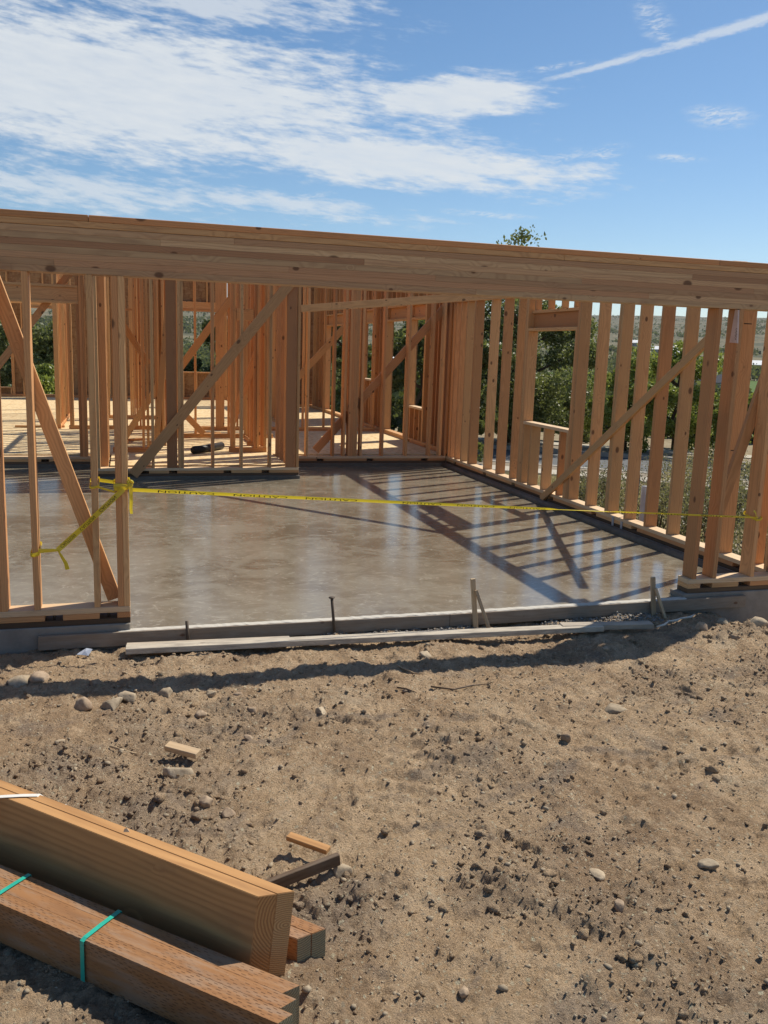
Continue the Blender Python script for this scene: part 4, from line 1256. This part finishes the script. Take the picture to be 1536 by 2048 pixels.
ptb = thing('treated_bundle', 'strapped bundle of brown treated planks at the bottom left with stepped ends', 'lumber bundle', (-4.2, -3.4, -.2))
zt_, zb_ = -.062, -.202
UP = Vector((.735, -.678, 0)); NP = Vector((.678, .735, 0))
for i, (qa, qb) in enumerate((((-3.864, -3.751), (-3.8195, -3.7268)), ((-3.849, -3.699), (-3.7995, -3.6745)), ((-3.833, -3.643), (-3.781, -3.625)))):
    timber('plank', ptb, qa, qb, zt_, zb_, 3.2, Vector((0, 0, 0)), (PT, END_PT), UP, NP, .0003)
for c in ((-4.327, -3.233), (-4.605, -2.95)):
    cc = Vector((*c, 0)); nv = -5.375 + .074
    cc = cc + NP * (nv - cc.dot(NP))
    strap_over(ptb, cc, NP, .077, zt_, .135, .016, GREENS)
pt2 = thing('treated_bundle', 'two dark ended treated planks poking out behind the big beam', 'lumber bundle', (-3.8, -3.3, -.2))
timber('plank', pt2, (-3.742, -3.379), (-3.694, -3.364), -.10, -.2, 2.6, Vector((0, 0, 0)), (PT, END_PT))
timber('plank', pt2, (-3.693, -3.363), (-3.643, -3.348), -.101, -.2, 2.6, Vector((0, 0, 0)), (PT, END_PT))

# scraps
o = board('wood_scrap', None, (-4.065, -1.735, -.19), (-3.925, -1.835, -.20), (0, 1, .15), .05, .028, STAKE); tag(o, 'short tan wood offcut on the dirt behind the pale grey rock', 'wood scrap')
o = board('wood_scrap', None, (-3.652, -2.715, -.148), (-3.52, -2.835, -.155), (.7, .7, .1), .036, .02, BEAM); tag(o, 'small bright orange wood strip lying in the dirt beyond the beam', 'wood scrap')
o = board('wood_scrap', None, (-3.80, -3.0, -.165), (-3.503, -2.935, -.13), (0, 0, 1), .045, .022, DARKW); tag(o, 'dark brown stake poking out from behind the beam over the dirt', 'wood scrap')

for lab, pp in (('short dark curved twig in the sunny dirt under the middle of the shadow band', [(-2.74, -1.17), (-2.69, -1.20), (-2.65, -1.26)]), ('long thin pale stick lying on the dirt right of the dark twig', [(-2.55, -1.22), (-2.42, -1.26), (-2.30, -1.24), (-2.16, -1.19)]), ('thin straw stalk in the shadow band near the middle', [(-2.62, -.80), (-2.55, -.92), (-2.50, -1.0)]), ('pale splinter stick left of the tan wood offcut', [(-4.33, -1.55), (-4.22, -1.62), (-4.10, -1.72)])):
    o = tube('twig', [(x, y, float(dirt_h(np.array(x), np.array(y))) + .012) for x, y in pp], [.006] + [.005] * (len(pp) - 2) + [.002], DARKW if 'dark' in lab else STAKE, None, 6)
    tag(o, lab, 'twig')

# ------------------------------------------------------------------ stones
SV3, SF3 = ico(3); SV1, SF1 = ico(1)


def rock(x, y, r, label, mt, flat_=.7, sink=.35, seed=0):
    g = np.random.default_rng(seed)
    V = SV3.copy()
    for _ in range(16):
        d_ = g.normal(size=3); d_ /= np.linalg.norm(d_); lim = g.uniform(.42, .85)
        pr = V @ d_; ex = np.maximum(pr - lim, 0); V -= ex[:, None] * d_ * .97
    V *= 1.25 * (1 + .07 * fbm(V[:, 0] * 3 + seed, V[:, 1] * 3 + V[:, 2] * 2, seed, 3))[:, None]
    V *= np.array([g.uniform(1.0, 1.25), g.uniform(.75, 1.0), flat_]) * r
    a = g.uniform(0, 6.28); ca, sa = math.cos(a), math.sin(a)
    V = V @ np.array([[ca, sa, 0], [-sa, ca, 0], [0, 0, 1]])
    aa_ = np.linspace(0, 6.28, 12); z = float(np.mean(dirt_h(x + aa_ * 0 + r * .6 * np.cos(aa_), y + r * .6 * np.sin(aa_)))) + float(V[:, 2].max()) * .22
    o_ = npmesh('rock', V, SF3, mt, smooth=False, loc=(x, y, z))
    tag(o_, label, 'rock', 'rocks lying loose on the dirt')


ROCKS = [
    (-4.84, -.60, .085, 'large angular grey rock nearest the left edge, below the left stem wall', STONE, .6),
    (-4.72, -.58, .06, 'rounded brownish rock right beside the large angular rock at left', STONE_D, .8),
    (-4.47, -1.05, .062, 'squat brown rock at the left end of the rock row in the shadow edge', STONE_D, .8),
    (-4.33, -1.06, .07, 'broad low rock second in the row at the shadow edge', STONE, .6),
    (-4.25, -.97, .055, 'blocky rock standing above the middle of the shadow edge row', STONE, .7),
    (-4.04, -.92, .05, 'smooth egg shaped rock in the beam shadow edge right of the row', STONE, .85),
    (-4.42, -.72, .04, 'upright dark rock alone in the shade above the rock row', STONE_D, 1.0),
    (-3.79, -.98, .042, 'light topped rock half in the shadow band, next right of the egg rock', STONE, .75),
    (-3.64, -1.03, .034, 'small rock just below the shadow band near the middle', STONE_D, .8),
    (-3.86, -1.24, .04, 'flat dark rock in the sun below the egg shaped rock', STONE_D, .6),
    (-3.59, -1.26, .028, 'small dark rock in open sun right of the flat dark rock', STONE_D, .8),
    (-3.25, -1.45, .038, 'rounded pale pebble rock alone in the sunny middle dirt', STONE, .7),
    (-3.67, -1.68, .03, 'dark lump rock midway between the tan offcut and the pale pebble rock', STONE_D, .7),
    (-4.03, -1.95, .066, 'pale grey angular rock below the tan wood offcut', STONE, .65),
    (-1.62, -1.70, .08, 'flat pale slab rock half buried on the right dirt', STONE, .35),
    (-2.09, -2.01, .034, 'dark round rock left and below of the flat pale slab rock', STONE_D, .85),
    (-2.69, -1.20, .024, 'small dark chip in the middle dirt under the shadow band', STONE_D, .7),
    (-2.36, -.58, .05, 'low brown rock just below the long pale board', STONE, .6),
    (-.23, -.56, .055, 'dark round rock on the mound at the right shadow edge', STONE_D, .8),
    (-.11, -.75, .05, 'dark brown rock on the sunny side of the right mound', STONE_D, .75),
    (-2.11, -3.19, .036, 'tan rounded rock alone at the lower right of the dirt', STONE, .7),
    (-2.59, -3.35, .032, 'dark round rock in the lower middle dirt', STONE_D, .85),
    (-3.50, -2.94, .038, 'pale rounded rock right of the dark stake end', STONE, .8),
    (-3.93, -2.25, .042, 'reddish brown rock above the big beam', STONE_D, .7),
    (-3.84, -2.35, .034, 'small dark rock right below the reddish rock', STONE_D, .8),
    (-1.12, -.72, .04, 'grey rock under the right half of the long pale board', STONE, .6),
    (-4.56, -1.48, .03, 'half buried tan rock left of the tan wood offcut', STONE, .5),
    (-3.27, -3.60, .03, 'dark rock low in the picture right of the bundle ends', STONE_D, .6),
    (-1.70, -.10, .03, 'brown lump beside the foot of the middle slanted stick', STONE_D, .8),
    (-2.54, -3.12, .036, 'wide flat tan rock right of the lower middle dark rock', STONE, .4),
    (.22, -.55, .09, 'big tan boulder on top of the right mound by the stem wall', STONE, .55),
    (.40, -.40, .06, 'tan rock beside the boulder close to the right stem wall', STONE, .7),
    (.05, -.42, .05, 'tan lump left of the boulder on the right mound', STONE, .6),
]
for i, (x, y, r, lab, mt_, fl) in enumerate(ROCKS): rock(x, y, r * .92, lab, mt_, fl, seed=100 + i)


def scatter(name, n, fx, fy, smin, smax, mt, power=2.6, accept=None, sub=1, flat_=(.5, .95), lift=.22):
    V0, F0 = (SV1, SF1) if sub == 1 else ico(sub)
    xs_ = rng.uniform(*fx, n * 3); ys_ = rng.uniform(*fy, n * 3)
    if accept is not None:
        k_ = rng.uniform(size=len(xs_)) < accept(xs_, ys_); xs_, ys_ = xs_[k_], ys_[k_]
    xs_, ys_ = xs_[:n], ys_[:n]; n = len(xs_)
    s = smin * (1 - rng.uniform(size=n) * (1 - (smin / smax) ** power)) ** (-1 / power)
    zz_ = dirt_h(xs_, ys_)
    sc = np.stack([s * rng.uniform(.8, 1.35, n), s * rng.uniform(.7, 1.1, n), s * rng.uniform(*flat_, n)], -1)
    V = V0[None] * (1 + rng.uniform(-.36, .3, (n, len(V0), 1))) * sc[:, None, :]
    a = rng.uniform(0, 6.28, n); ca, sa = np.cos(a), np.sin(a)
    Vx = V[..., 0] * ca[:, None] - V[..., 1] * sa[:, None]; Vy = V[..., 0] * sa[:, None] + V[..., 1] * ca[:, None]
    V = np.stack([Vx + xs_[:, None], Vy + ys_[:, None], V[..., 2] + (zz_ + s * lift)[:, None]], -1)
    F = F0[None] + (np.arange(n) * len(V0))[:, None, None]
    o_ = npmesh(name, V.reshape(-1, 3), F.reshape(-1, 3), mt); return o_


CLODM = speckle('dirt_clods', (rgb(0.273, 0.203, 0.134), rgb(0.416, 0.318, 0.213), rgb(0.195, 0.146, 0.098)), 55, 1.0, 0.5, 0.004, big=28, obj=False)
o = scatter('dirt_clods', 13000, (-5.4, 1.0), (-4.25, -.12), .003, .018, SOIL, power=2.6, accept=lambda x, y: .2 + .8 * clodmap(x, y)); tag(o, 'brown clods and crumbs of soil strewn over the dirt yard', 'soil clods', kind='stuff')
o = scatter('dirt_lumps', 1500, (-5.4, 1.0), (-4.25, -.15), .009, .028, SOIL, power=2.6, accept=lambda x, y: .1 + .9 * clodmap(x, y), sub=2, lift=.0); tag(o, 'larger broken lumps of the same soil scattered in loose patches', 'soil lumps', kind='stuff')
o = scatter('pebbles', 8000, (-5.4, 1.0), (-4.25, -.12), .003, .017, STONE, power=2.6, flat_=(.4, .8), lift=.4, accept=lambda x, y: .25 + .75 * sst(fbm(x * 2, y * 2, 55, 3), -.1, .4)); tag(o, 'small pale pebbles strewn over the dirt yard', 'pebbles', kind='stuff')
o = scatter('gravel', 5200, (-3.7, -.3), (-.2, -.055), .004, .014, GRAVEL, power=3, accept=lambda x, y: sst(y, -.25 - (x + 3.7) * .045, -.17 - (x + 3.7) * .045)); tag(o, 'grey crushed gravel between the form board and the loose board', 'gravel', kind='stuff')

# ------------------------------------------------------------------ plants


def leaves(centers, radii, n, size, g, squash=1.0):
    k_ = g.integers(0, len(centers), n); c = centers[k_]
    d_ = g.normal(size=(n, 3)); d_ /= np.linalg.norm(d_, axis=1)[:, None]
    p = c + d_ * (radii[k_] * g.uniform(.25, 1, n) ** .5)[:, None] * np.array([1, 1, squash])
    a = g.normal(size=(n, 3)); a /= np.linalg.norm(a, axis=1)[:, None]
    b = np.cross(a, g.normal(size=(n, 3))); b /= np.linalg.norm(b, axis=1)[:, None]
    s = size * g.uniform(.6, 1.4, n)[:, None]
    V = np.stack([p - a * s, p + b * s * .55, p + a * s, p - b * s * .55], 1).reshape(-1, 3)
    F = np.arange(n * 4).reshape(-1, 4)
    return V, F


def tree(name, label, x, y, zb, h, wd, mt, n=7000, size=.11, seed=1, trunk=.12, low=.04, group='trees beyond the house'):
    n = int(n * (1.0 if x > 14 else 1.3))
    g = np.random.default_rng(seed)
    t_ = thing(name, label, 'tree', (x, y, zb), group)
    tips = []
    tp_ = [Vector((x, y, zb - .3))]
    for i in range(1, 6):
        tp_.append(Vector((x + g.normal() * .05 * h * i / 5, y + g.normal() * .05 * h * i / 5, zb + h * .8 * i / 5)))
    tube('trunk', tp_, [trunk * (1 - .16 * i) for i in range(6)], BARK, t_, 8)
    nb = 9
    vs_all = []
    for i in range(nb):
        k_ = 1 + int(g.integers(0, 4)); p0 = tp_[k_]; an = g.uniform(0, 6.28)
        ln_ = wd * .5 * g.uniform(.6, 1.05)
        p2 = p0 + Vector((math.cos(an) * ln_, math.sin(an) * ln_, h * g.uniform(.05, .28)))
        p1 = p0.lerp(p2, .5) + Vector((0, 0, h * .03))
        tube('limb', [p0, p1, p2], [trunk * .45, trunk * .3, trunk * .1], BARK, t_, 6)
        tips += [p1, p2]
    cs = [np.array(p) for p in tips]
    for i in range(20):
        zz_ = g.uniform(low, 1.0); w_ = wd * .5 * math.sin(math.pi * min(.97, max(.1, (zz_ - low) / (1.06 - low)) ** .8)) * g.uniform(.3, 1.0)
        an = g.uniform(0, 6.28)
        cs.append(np.array([x + math.cos(an) * w_, y + math.sin(an) * w_, zb + h * zz_ * .97]))
    cs = np.array(cs); rd = g.uniform(.07, .19, len(cs)) * wd
    V, F = leaves(cs, rd, n, size, g, .8)
    o_ = npmesh('crown', V, F, mt, t_); return t_


def zl(x, y): return float(land_h(np.array(float(x)), np.array(float(y))))


TREES = [
    ('leafy_tree', 'broad leafy tree filling the side wall window', 13.4, 30.6, 7.0, 6.8, LEAF_A, 34000, .068, 3),
    ('leafy_tree', 'tall thin tree whose sparse tip shows above the beam', 12.6, 31.2, 9.6, 5.0, LEAF_A, 2300, .085, 23),
    ('leafy_tree', 'second leafy tree close behind the left side of the side wall window', 11.0, 32.6, 7.6, 5.6, LEAF_A, 20000, .07, 4),
    ('leafy_tree', 'yellow green small tree just right of the side wall window', 16.6, 28.0, 4.3, 3.6, LEAF_B, 9750, .085, 5),
    ('leafy_tree', 'bright green tree with a dark bare trunk in the middle of the right studs', 19.4, 28.4, 4.7, 4.2, LEAF_B, 12000, .085, 6),
    ('leafy_tree', 'small bright tree seen beside the pale wedge stud', 19.9, 25.2, 3.2, 2.6, LEAF_B, 4500, .10, 7),
    ('leafy_tree', 'dark green tree at the far right end of the side wall', 20.6, 22.6, 4.4, 3.6, LEAF_D, 12750, .085, 8),
    ('leafy_tree', 'dark shrubby tree filling the house door opening at right', 6.2, 25.6, 5.6, 3.8, LEAF_D, 12750, .085, 9),
    ('leafy_tree', 'dark shrubby tree behind the house window at right', 8.0, 25.6, 5.4, 3.6, LEAF_D, 12000, .085, 10),
    ('leafy_tree', 'mid green tree seen through the rear door opening', 4.6, 31.0, 6.4, 3.2, LEAF_A, 12000, .085, 11),
    ('leafy_tree', 'dark tree right of the field view in the middle of the house', 1.0, 37.6, 6.6, 4.0, LEAF_D, 12750, .085, 12),
    ('leafy_tree', 'dark bush below the field view in the middle of the house', -1.2, 37.0, 3.6, 4.0, LEAF_D, 10500, .085, 13),
    ('leafy_tree', 'dark tree just right of the centre far windows', 3.0, 40.0, 6.0, 3.6, LEAF_D, 10500, .085, 14),
    ('leafy_tree', 'grey green bush in the far left window, upper one', -9.0, 39.6, 5.2, 4.6, LEAF_A, 13500, .085, 15),
    ('leafy_tree', 'bright yellow green bush low in the far left window', -7.7, 36.0, 2.9, 3.4, LEAF_B, 12000, .085, 16),
    ('leafy_tree', 'dark bush at the foot of the far left window', -8.4, 34.0, 1.9, 3.2, LEAF_D, 9000, .085, 17),
    ('leafy_tree', 'green tree left of the tall tree behind the narrow studs', 9.4, 33.4, 6.4, 4.2, LEAF_A, 12000, .085, 18),
    ('leafy_tree', 'grey green tree between the window and the yellow tree', 18.2, 36.0, 3.6, 4.0, LEAF_A, 11250, .085, 19),
    ('leafy_tree', 'dark round tree beyond the road between the right studs', 23.4, 33.0, 3.0, 3.2, LEAF_D, 11250, .085, 20),
    ('leafy_tree', 'green tree behind the far right dark tree', 25.6, 27.6, 3.2, 3.4, LEAF_A, 11250, .085, 21),
]
for (nm, lab, x, y, h, wd, mt_, n_, sz, sd_) in TREES:
    tree(nm, lab, x, y, zl(x, y) + .05, h, wd, mt_, n_, sz, sd_, trunk=.10 + h * .008)


def brush(label, x, y, h, wd, mt_, n, seed):
    g = np.random.default_rng(seed)
    z = zl(x, y)
    t_ = thing('sagebrush', label, 'shrub', (x, y, z), 'dry brush outside the side wall')
    ns = 16
    for i in range(ns):
        an = g.uniform(0, 6.28); l_ = wd * .5 * g.uniform(.4, 1)
        p2 = Vector((x + math.cos(an) * l_, y + math.sin(an) * l_, z + h * g.uniform(.5, 1)))
        if i < 8: tube('branch', [(x, y, z - .05), Vector((x, y, z)).lerp(p2, .5) + Vector((0, 0, .03)), p2], [.014, .01, .004], BARK, t_, 5)
    c = np.stack([x + g.normal(size=40) * wd * .26, y + g.normal(size=40) * wd * .26, z + h * g.uniform(.1, .9, 40)], -1)
    V, F = leaves(c, np.full(40, wd * .16), n * 2, .02, g)
    npmesh('foliage', V, F, mt_, t_)


BR = [
    ('grey sage bush outside, left of the grey pipe', 2.9, 4.7, .85, 1.2, LEAF_S), ('dark twiggy bush just right of the grey pipe', 2.6, 3.1, .95, 1.0, LEAF_S), ('low grey bush under the side wall window sill', 2.6, 6.2, .6, 1.1, LEAF_S),
    ('dry sage bush outside behind the right post', 2.2, 1.5, .8, 1.0, LEAF_S), ('tall grey bush before the road, right of the pipe', 5.6, 6.6, 1.3, 1.6, LEAF_S), ('pale tall grass bush before the road', 6.6, 8.6, 1.2, 1.5, LEAF_Y),
    ('grey bush at the far right outside the return wall', 2.9, .8, .8, 1.1, LEAF_S), ('grey bush beside the pavement right of the window', 8.4, 12.5, 1.0, 1.8, LEAF_S), ('pale brush seen through the house door at right', 3.6, 17.0, 1.0, 2.2, LEAF_S),
    ('low sage clump near the window cripples', 4.4, 9.0, .7, 1.3, LEAF_S)]
for i, (lab, x, y, h, wd, mt_) in enumerate(BR): brush(lab, x, y, h, wd, mt_, 2600, 300 + i)

# dry grass on the side yard
n_ = 26000
gx = rng.uniform(1.3, 13, n_); gy = rng.uniform(-1.5, 20, n_)
k_ = (0.6 * gx + .8 * gy < 22.6) & (fbm(gx * .6, gy * .6, 91, 3) + rng.uniform(-.3, .3, n_) > -.15); gx, gy = gx[k_], gy[k_]; n_ = len(gx)
gz = land_h(gx, gy); an = rng.uniform(0, 6.28, n_); hh = rng.uniform(.08, .3, n_); wv = .008 + .006 * rng.uniform(size=n_)
bx, by = np.cos(an), np.sin(an); ln_ = rng.uniform(-.12, .12, (n_, 2))
V = np.stack([np.stack([gx - bx * wv, gy - by * wv, gz - .02], -1), np.stack([gx + bx * wv, gy + by * wv, gz - .02], -1), np.stack([gx + ln_[:, 0], gy + ln_[:, 1], gz + hh], -1)], 1).reshape(-1, 3)
o = npmesh('dry_grass', V, np.arange(n_ * 3).reshape(-1, 3), LEAF_Y); tag(o, 'straw coloured dry grass on the bank between the side wall and the road', 'dry grass', kind='stuff')

# ------------------------------------------------------------------ far valley: houses and woods


def house(label, u_az, D, wx, wy, hw, hr, roof, rot, dz=0.0):
    x = -4.2 + D * math.sin(R(u_az)); y = -5.8 + D * math.cos(R(u_az)); z = zl(x, y) + dz
    t_ = thing('far_house', label, 'house', (x, y, z), 'houses across the valley')
    M = Matrix.Translation((x, y, z)) @ Matrix.Rotation(rot, 4, 'Z')
    a, b = wx / 2, wy / 2
    vs_ = [(-a, -b, -3), (a, -b, -3), (a, b, -3), (-a, b, -3), (-a, -b, hw), (a, -b, hw), (a, b, hw), (-a, b, hw), (-a, 0, hw + hr * .97), (a, 0, hw + hr * .97)]
    me_ = bpy.data.meshes.new('wall'); me_.from_pydata(vs_, [], [[0, 1, 5, 4], [2, 3, 7, 6], [1, 2, 6, 9, 5], [3, 0, 4, 8, 7]]); link('wall', me_, WALLT, t_, M)
    e = .6; r_ = [(-a - e, -b - e, hw - .15), (a + e, -b - e, hw - .15), (a + e, 0, hw + hr), (-a - e, 0, hw + hr), (a + e, b + e, hw - .15), (-a - e, b + e, hw - .15)]
    vs_ = r_ + [(p[0], p[1], p[2] - .25) for p in r_]
    me_ = bpy.data.meshes.new('roof'); me_.from_pydata(vs_, [], [[0, 1, 2, 3], [3, 2, 4, 5], [6, 9, 8, 7], [9, 11, 10, 8], [0, 6, 7, 1], [5, 4, 10, 11], [1, 7, 8, 2], [2, 8, 10, 4], [0, 3, 9, 6], [3, 5, 11, 9]]); fixn(me_); link('roof', me_, roof, t_, M)
    for k_ in (-.3, .05, .3):
        me_ = bpy.data.meshes.new('window'); xx = wx * k_
        me_.from_pydata([(xx - .7, -b - .05, 1), (xx + .7, -b - .05, 1), (xx + .7, -b - .05, 2.2), (xx - .7, -b - .05, 2.2)], [], [[0, 1, 2, 3]]); link('window', me_, GLASSD, t_, M)


def az_of(u, v=660.0):
    d = _f + _r * ((u - 768) / 1753.0) + _u * ((1024 - v) / 1753.0); return math.degrees(math.atan2(d.x, d.y))


for lab, u, D, wx, wy, hw, hr, rf, rot, dz in (
        ('far white roofed shed highest on the hillside, left of the others', 1281, 1050, 22, 12, 4, 3, ROOFW, -.5, 0), ('long white roofed building in the middle of the far hillside', 1327, 900, 30, 12, 4, 3, ROOFW, -.6, 0),
        ('pale farm house right of the long white roofed building', 1366, 820, 24, 10, 4, 3, ROOFW, -.5, 0), ('white roofed house near the top of the last gap before the post', 1400, 560, 16, 9, 3.5, 3, ROOFW, -.6, 0),
        ('dark roofed house between two right studs', 1364, 430, 18, 10, 3.5, 3.5, ROOFD, -.2, 0), ('dark roofed house lowest in the last gap before the post', 1412, 380, 18, 11, 3.5, 4, ROOFD, -.9, 0),
        ('white gabled barn seen through the house door opening', 797, 560, 14, 9, 4, 4, ROOFW, .3, 0), ('white roofed shed seen through the narrow rear window', 741, 540, 12, 8, 3.5, 3, ROOFW, .2, 0),
        ('pale house at the far right beyond the last stud', 1527, 700, 20, 10, 4, 3, ROOFW, -.6, 0), ('dark roofed house low in the narrow rear window', 742, 330, 14, 9, 3.5, 3, ROOFD, .4, 0)):
    house(lab, az_of(u), D, wx, wy, hw, hr, rf, rot, dz)

n_ = 42000
aa = np.radians(rng.uniform(-14, 44, n_)); dd = 130 * (3000 / 130) ** rng.uniform(0, 1, n_)
wx_, wy_ = -4.2 + dd * np.sin(aa), -5.8 + dd * np.cos(aa)
k_ = fbm(wx_ / np.where(dd < 500, 45, 130), wy_ / np.where(dd < 500, 45, 130), 71, 3) + rng.uniform(-.25, .25, n_) > np.where(dd < 450, .02, -.02); wx_, wy_, dd = wx_[k_], wy_[k_], dd[k_]; n_ = len(wx_)
hs_ = rng.uniform(.9, 3.4, n_) * np.where(dd > 900, 1.25, 1.0); wz_ = land_h(wx_, wy_)
cen = np.repeat(np.stack([wx_, wy_, wz_ + hs_ * .75], -1), 14, 0); hr_ = np.repeat(hs_, 14)
d_ = rng.normal(size=cen.shape); d_ /= np.linalg.norm(d_, axis=1)[:, None]
cen = cen + d_ * (hr_ * rng.uniform(.2, .95, len(hr_)))[:, None]
a_ = rng.normal(size=cen.shape); a_ /= np.linalg.norm(a_, axis=1)[:, None]; b2 = np.cross(a_, rng.normal(size=cen.shape)); b2 /= np.linalg.norm(b2, axis=1)[:, None]
sz_ = (hr_ * rng.uniform(.18, .42, len(hr_)))[:, None]
V = np.stack([cen - a_ * sz_, cen + b2 * sz_, cen + a_ * sz_, cen - b2 * sz_], 1)
F = np.arange(len(cen) * 4).reshape(-1, 4)
o = npmesh('far_woods', V.reshape(-1, 3), F, FARW, smooth=False); tag(o, 'scattered dark trees and scrub across the far valley and hills', 'woods', kind='stuff')

# ------------------------------------------------------------------ air
HAZE = 6e-5
bm = bmesh.new(); bmesh.ops.create_cube(bm, size=1.0, matrix=Matrix.Translation((0, 0, 94)) @ Matrix.Diagonal((19000, 19000, 216, 1)))
me = bpy.data.meshes.new('haze'); bm.to_mesh(me); bm.free()
hm = bpy.data.materials.new('air'); hm.use_nodes = True; hm.node_tree.nodes.clear()
ho = hm.node_tree.nodes.new('ShaderNodeOutputMaterial'); hv = hm.node_tree.nodes.new('ShaderNodeVolumePrincipled')
hv.inputs['Color'].default_value = (.80, .88, 1.0, 1); hv.inputs['Density'].default_value = HAZE; hv.inputs['Anisotropy'].default_value = 0.2
hm.node_tree.links.new(hv.outputs[0], ho.inputs['Volume'])
o = link('haze', me, hm); tag(o, 'thin pale air filling the valley', 'haze', kind='stuff')
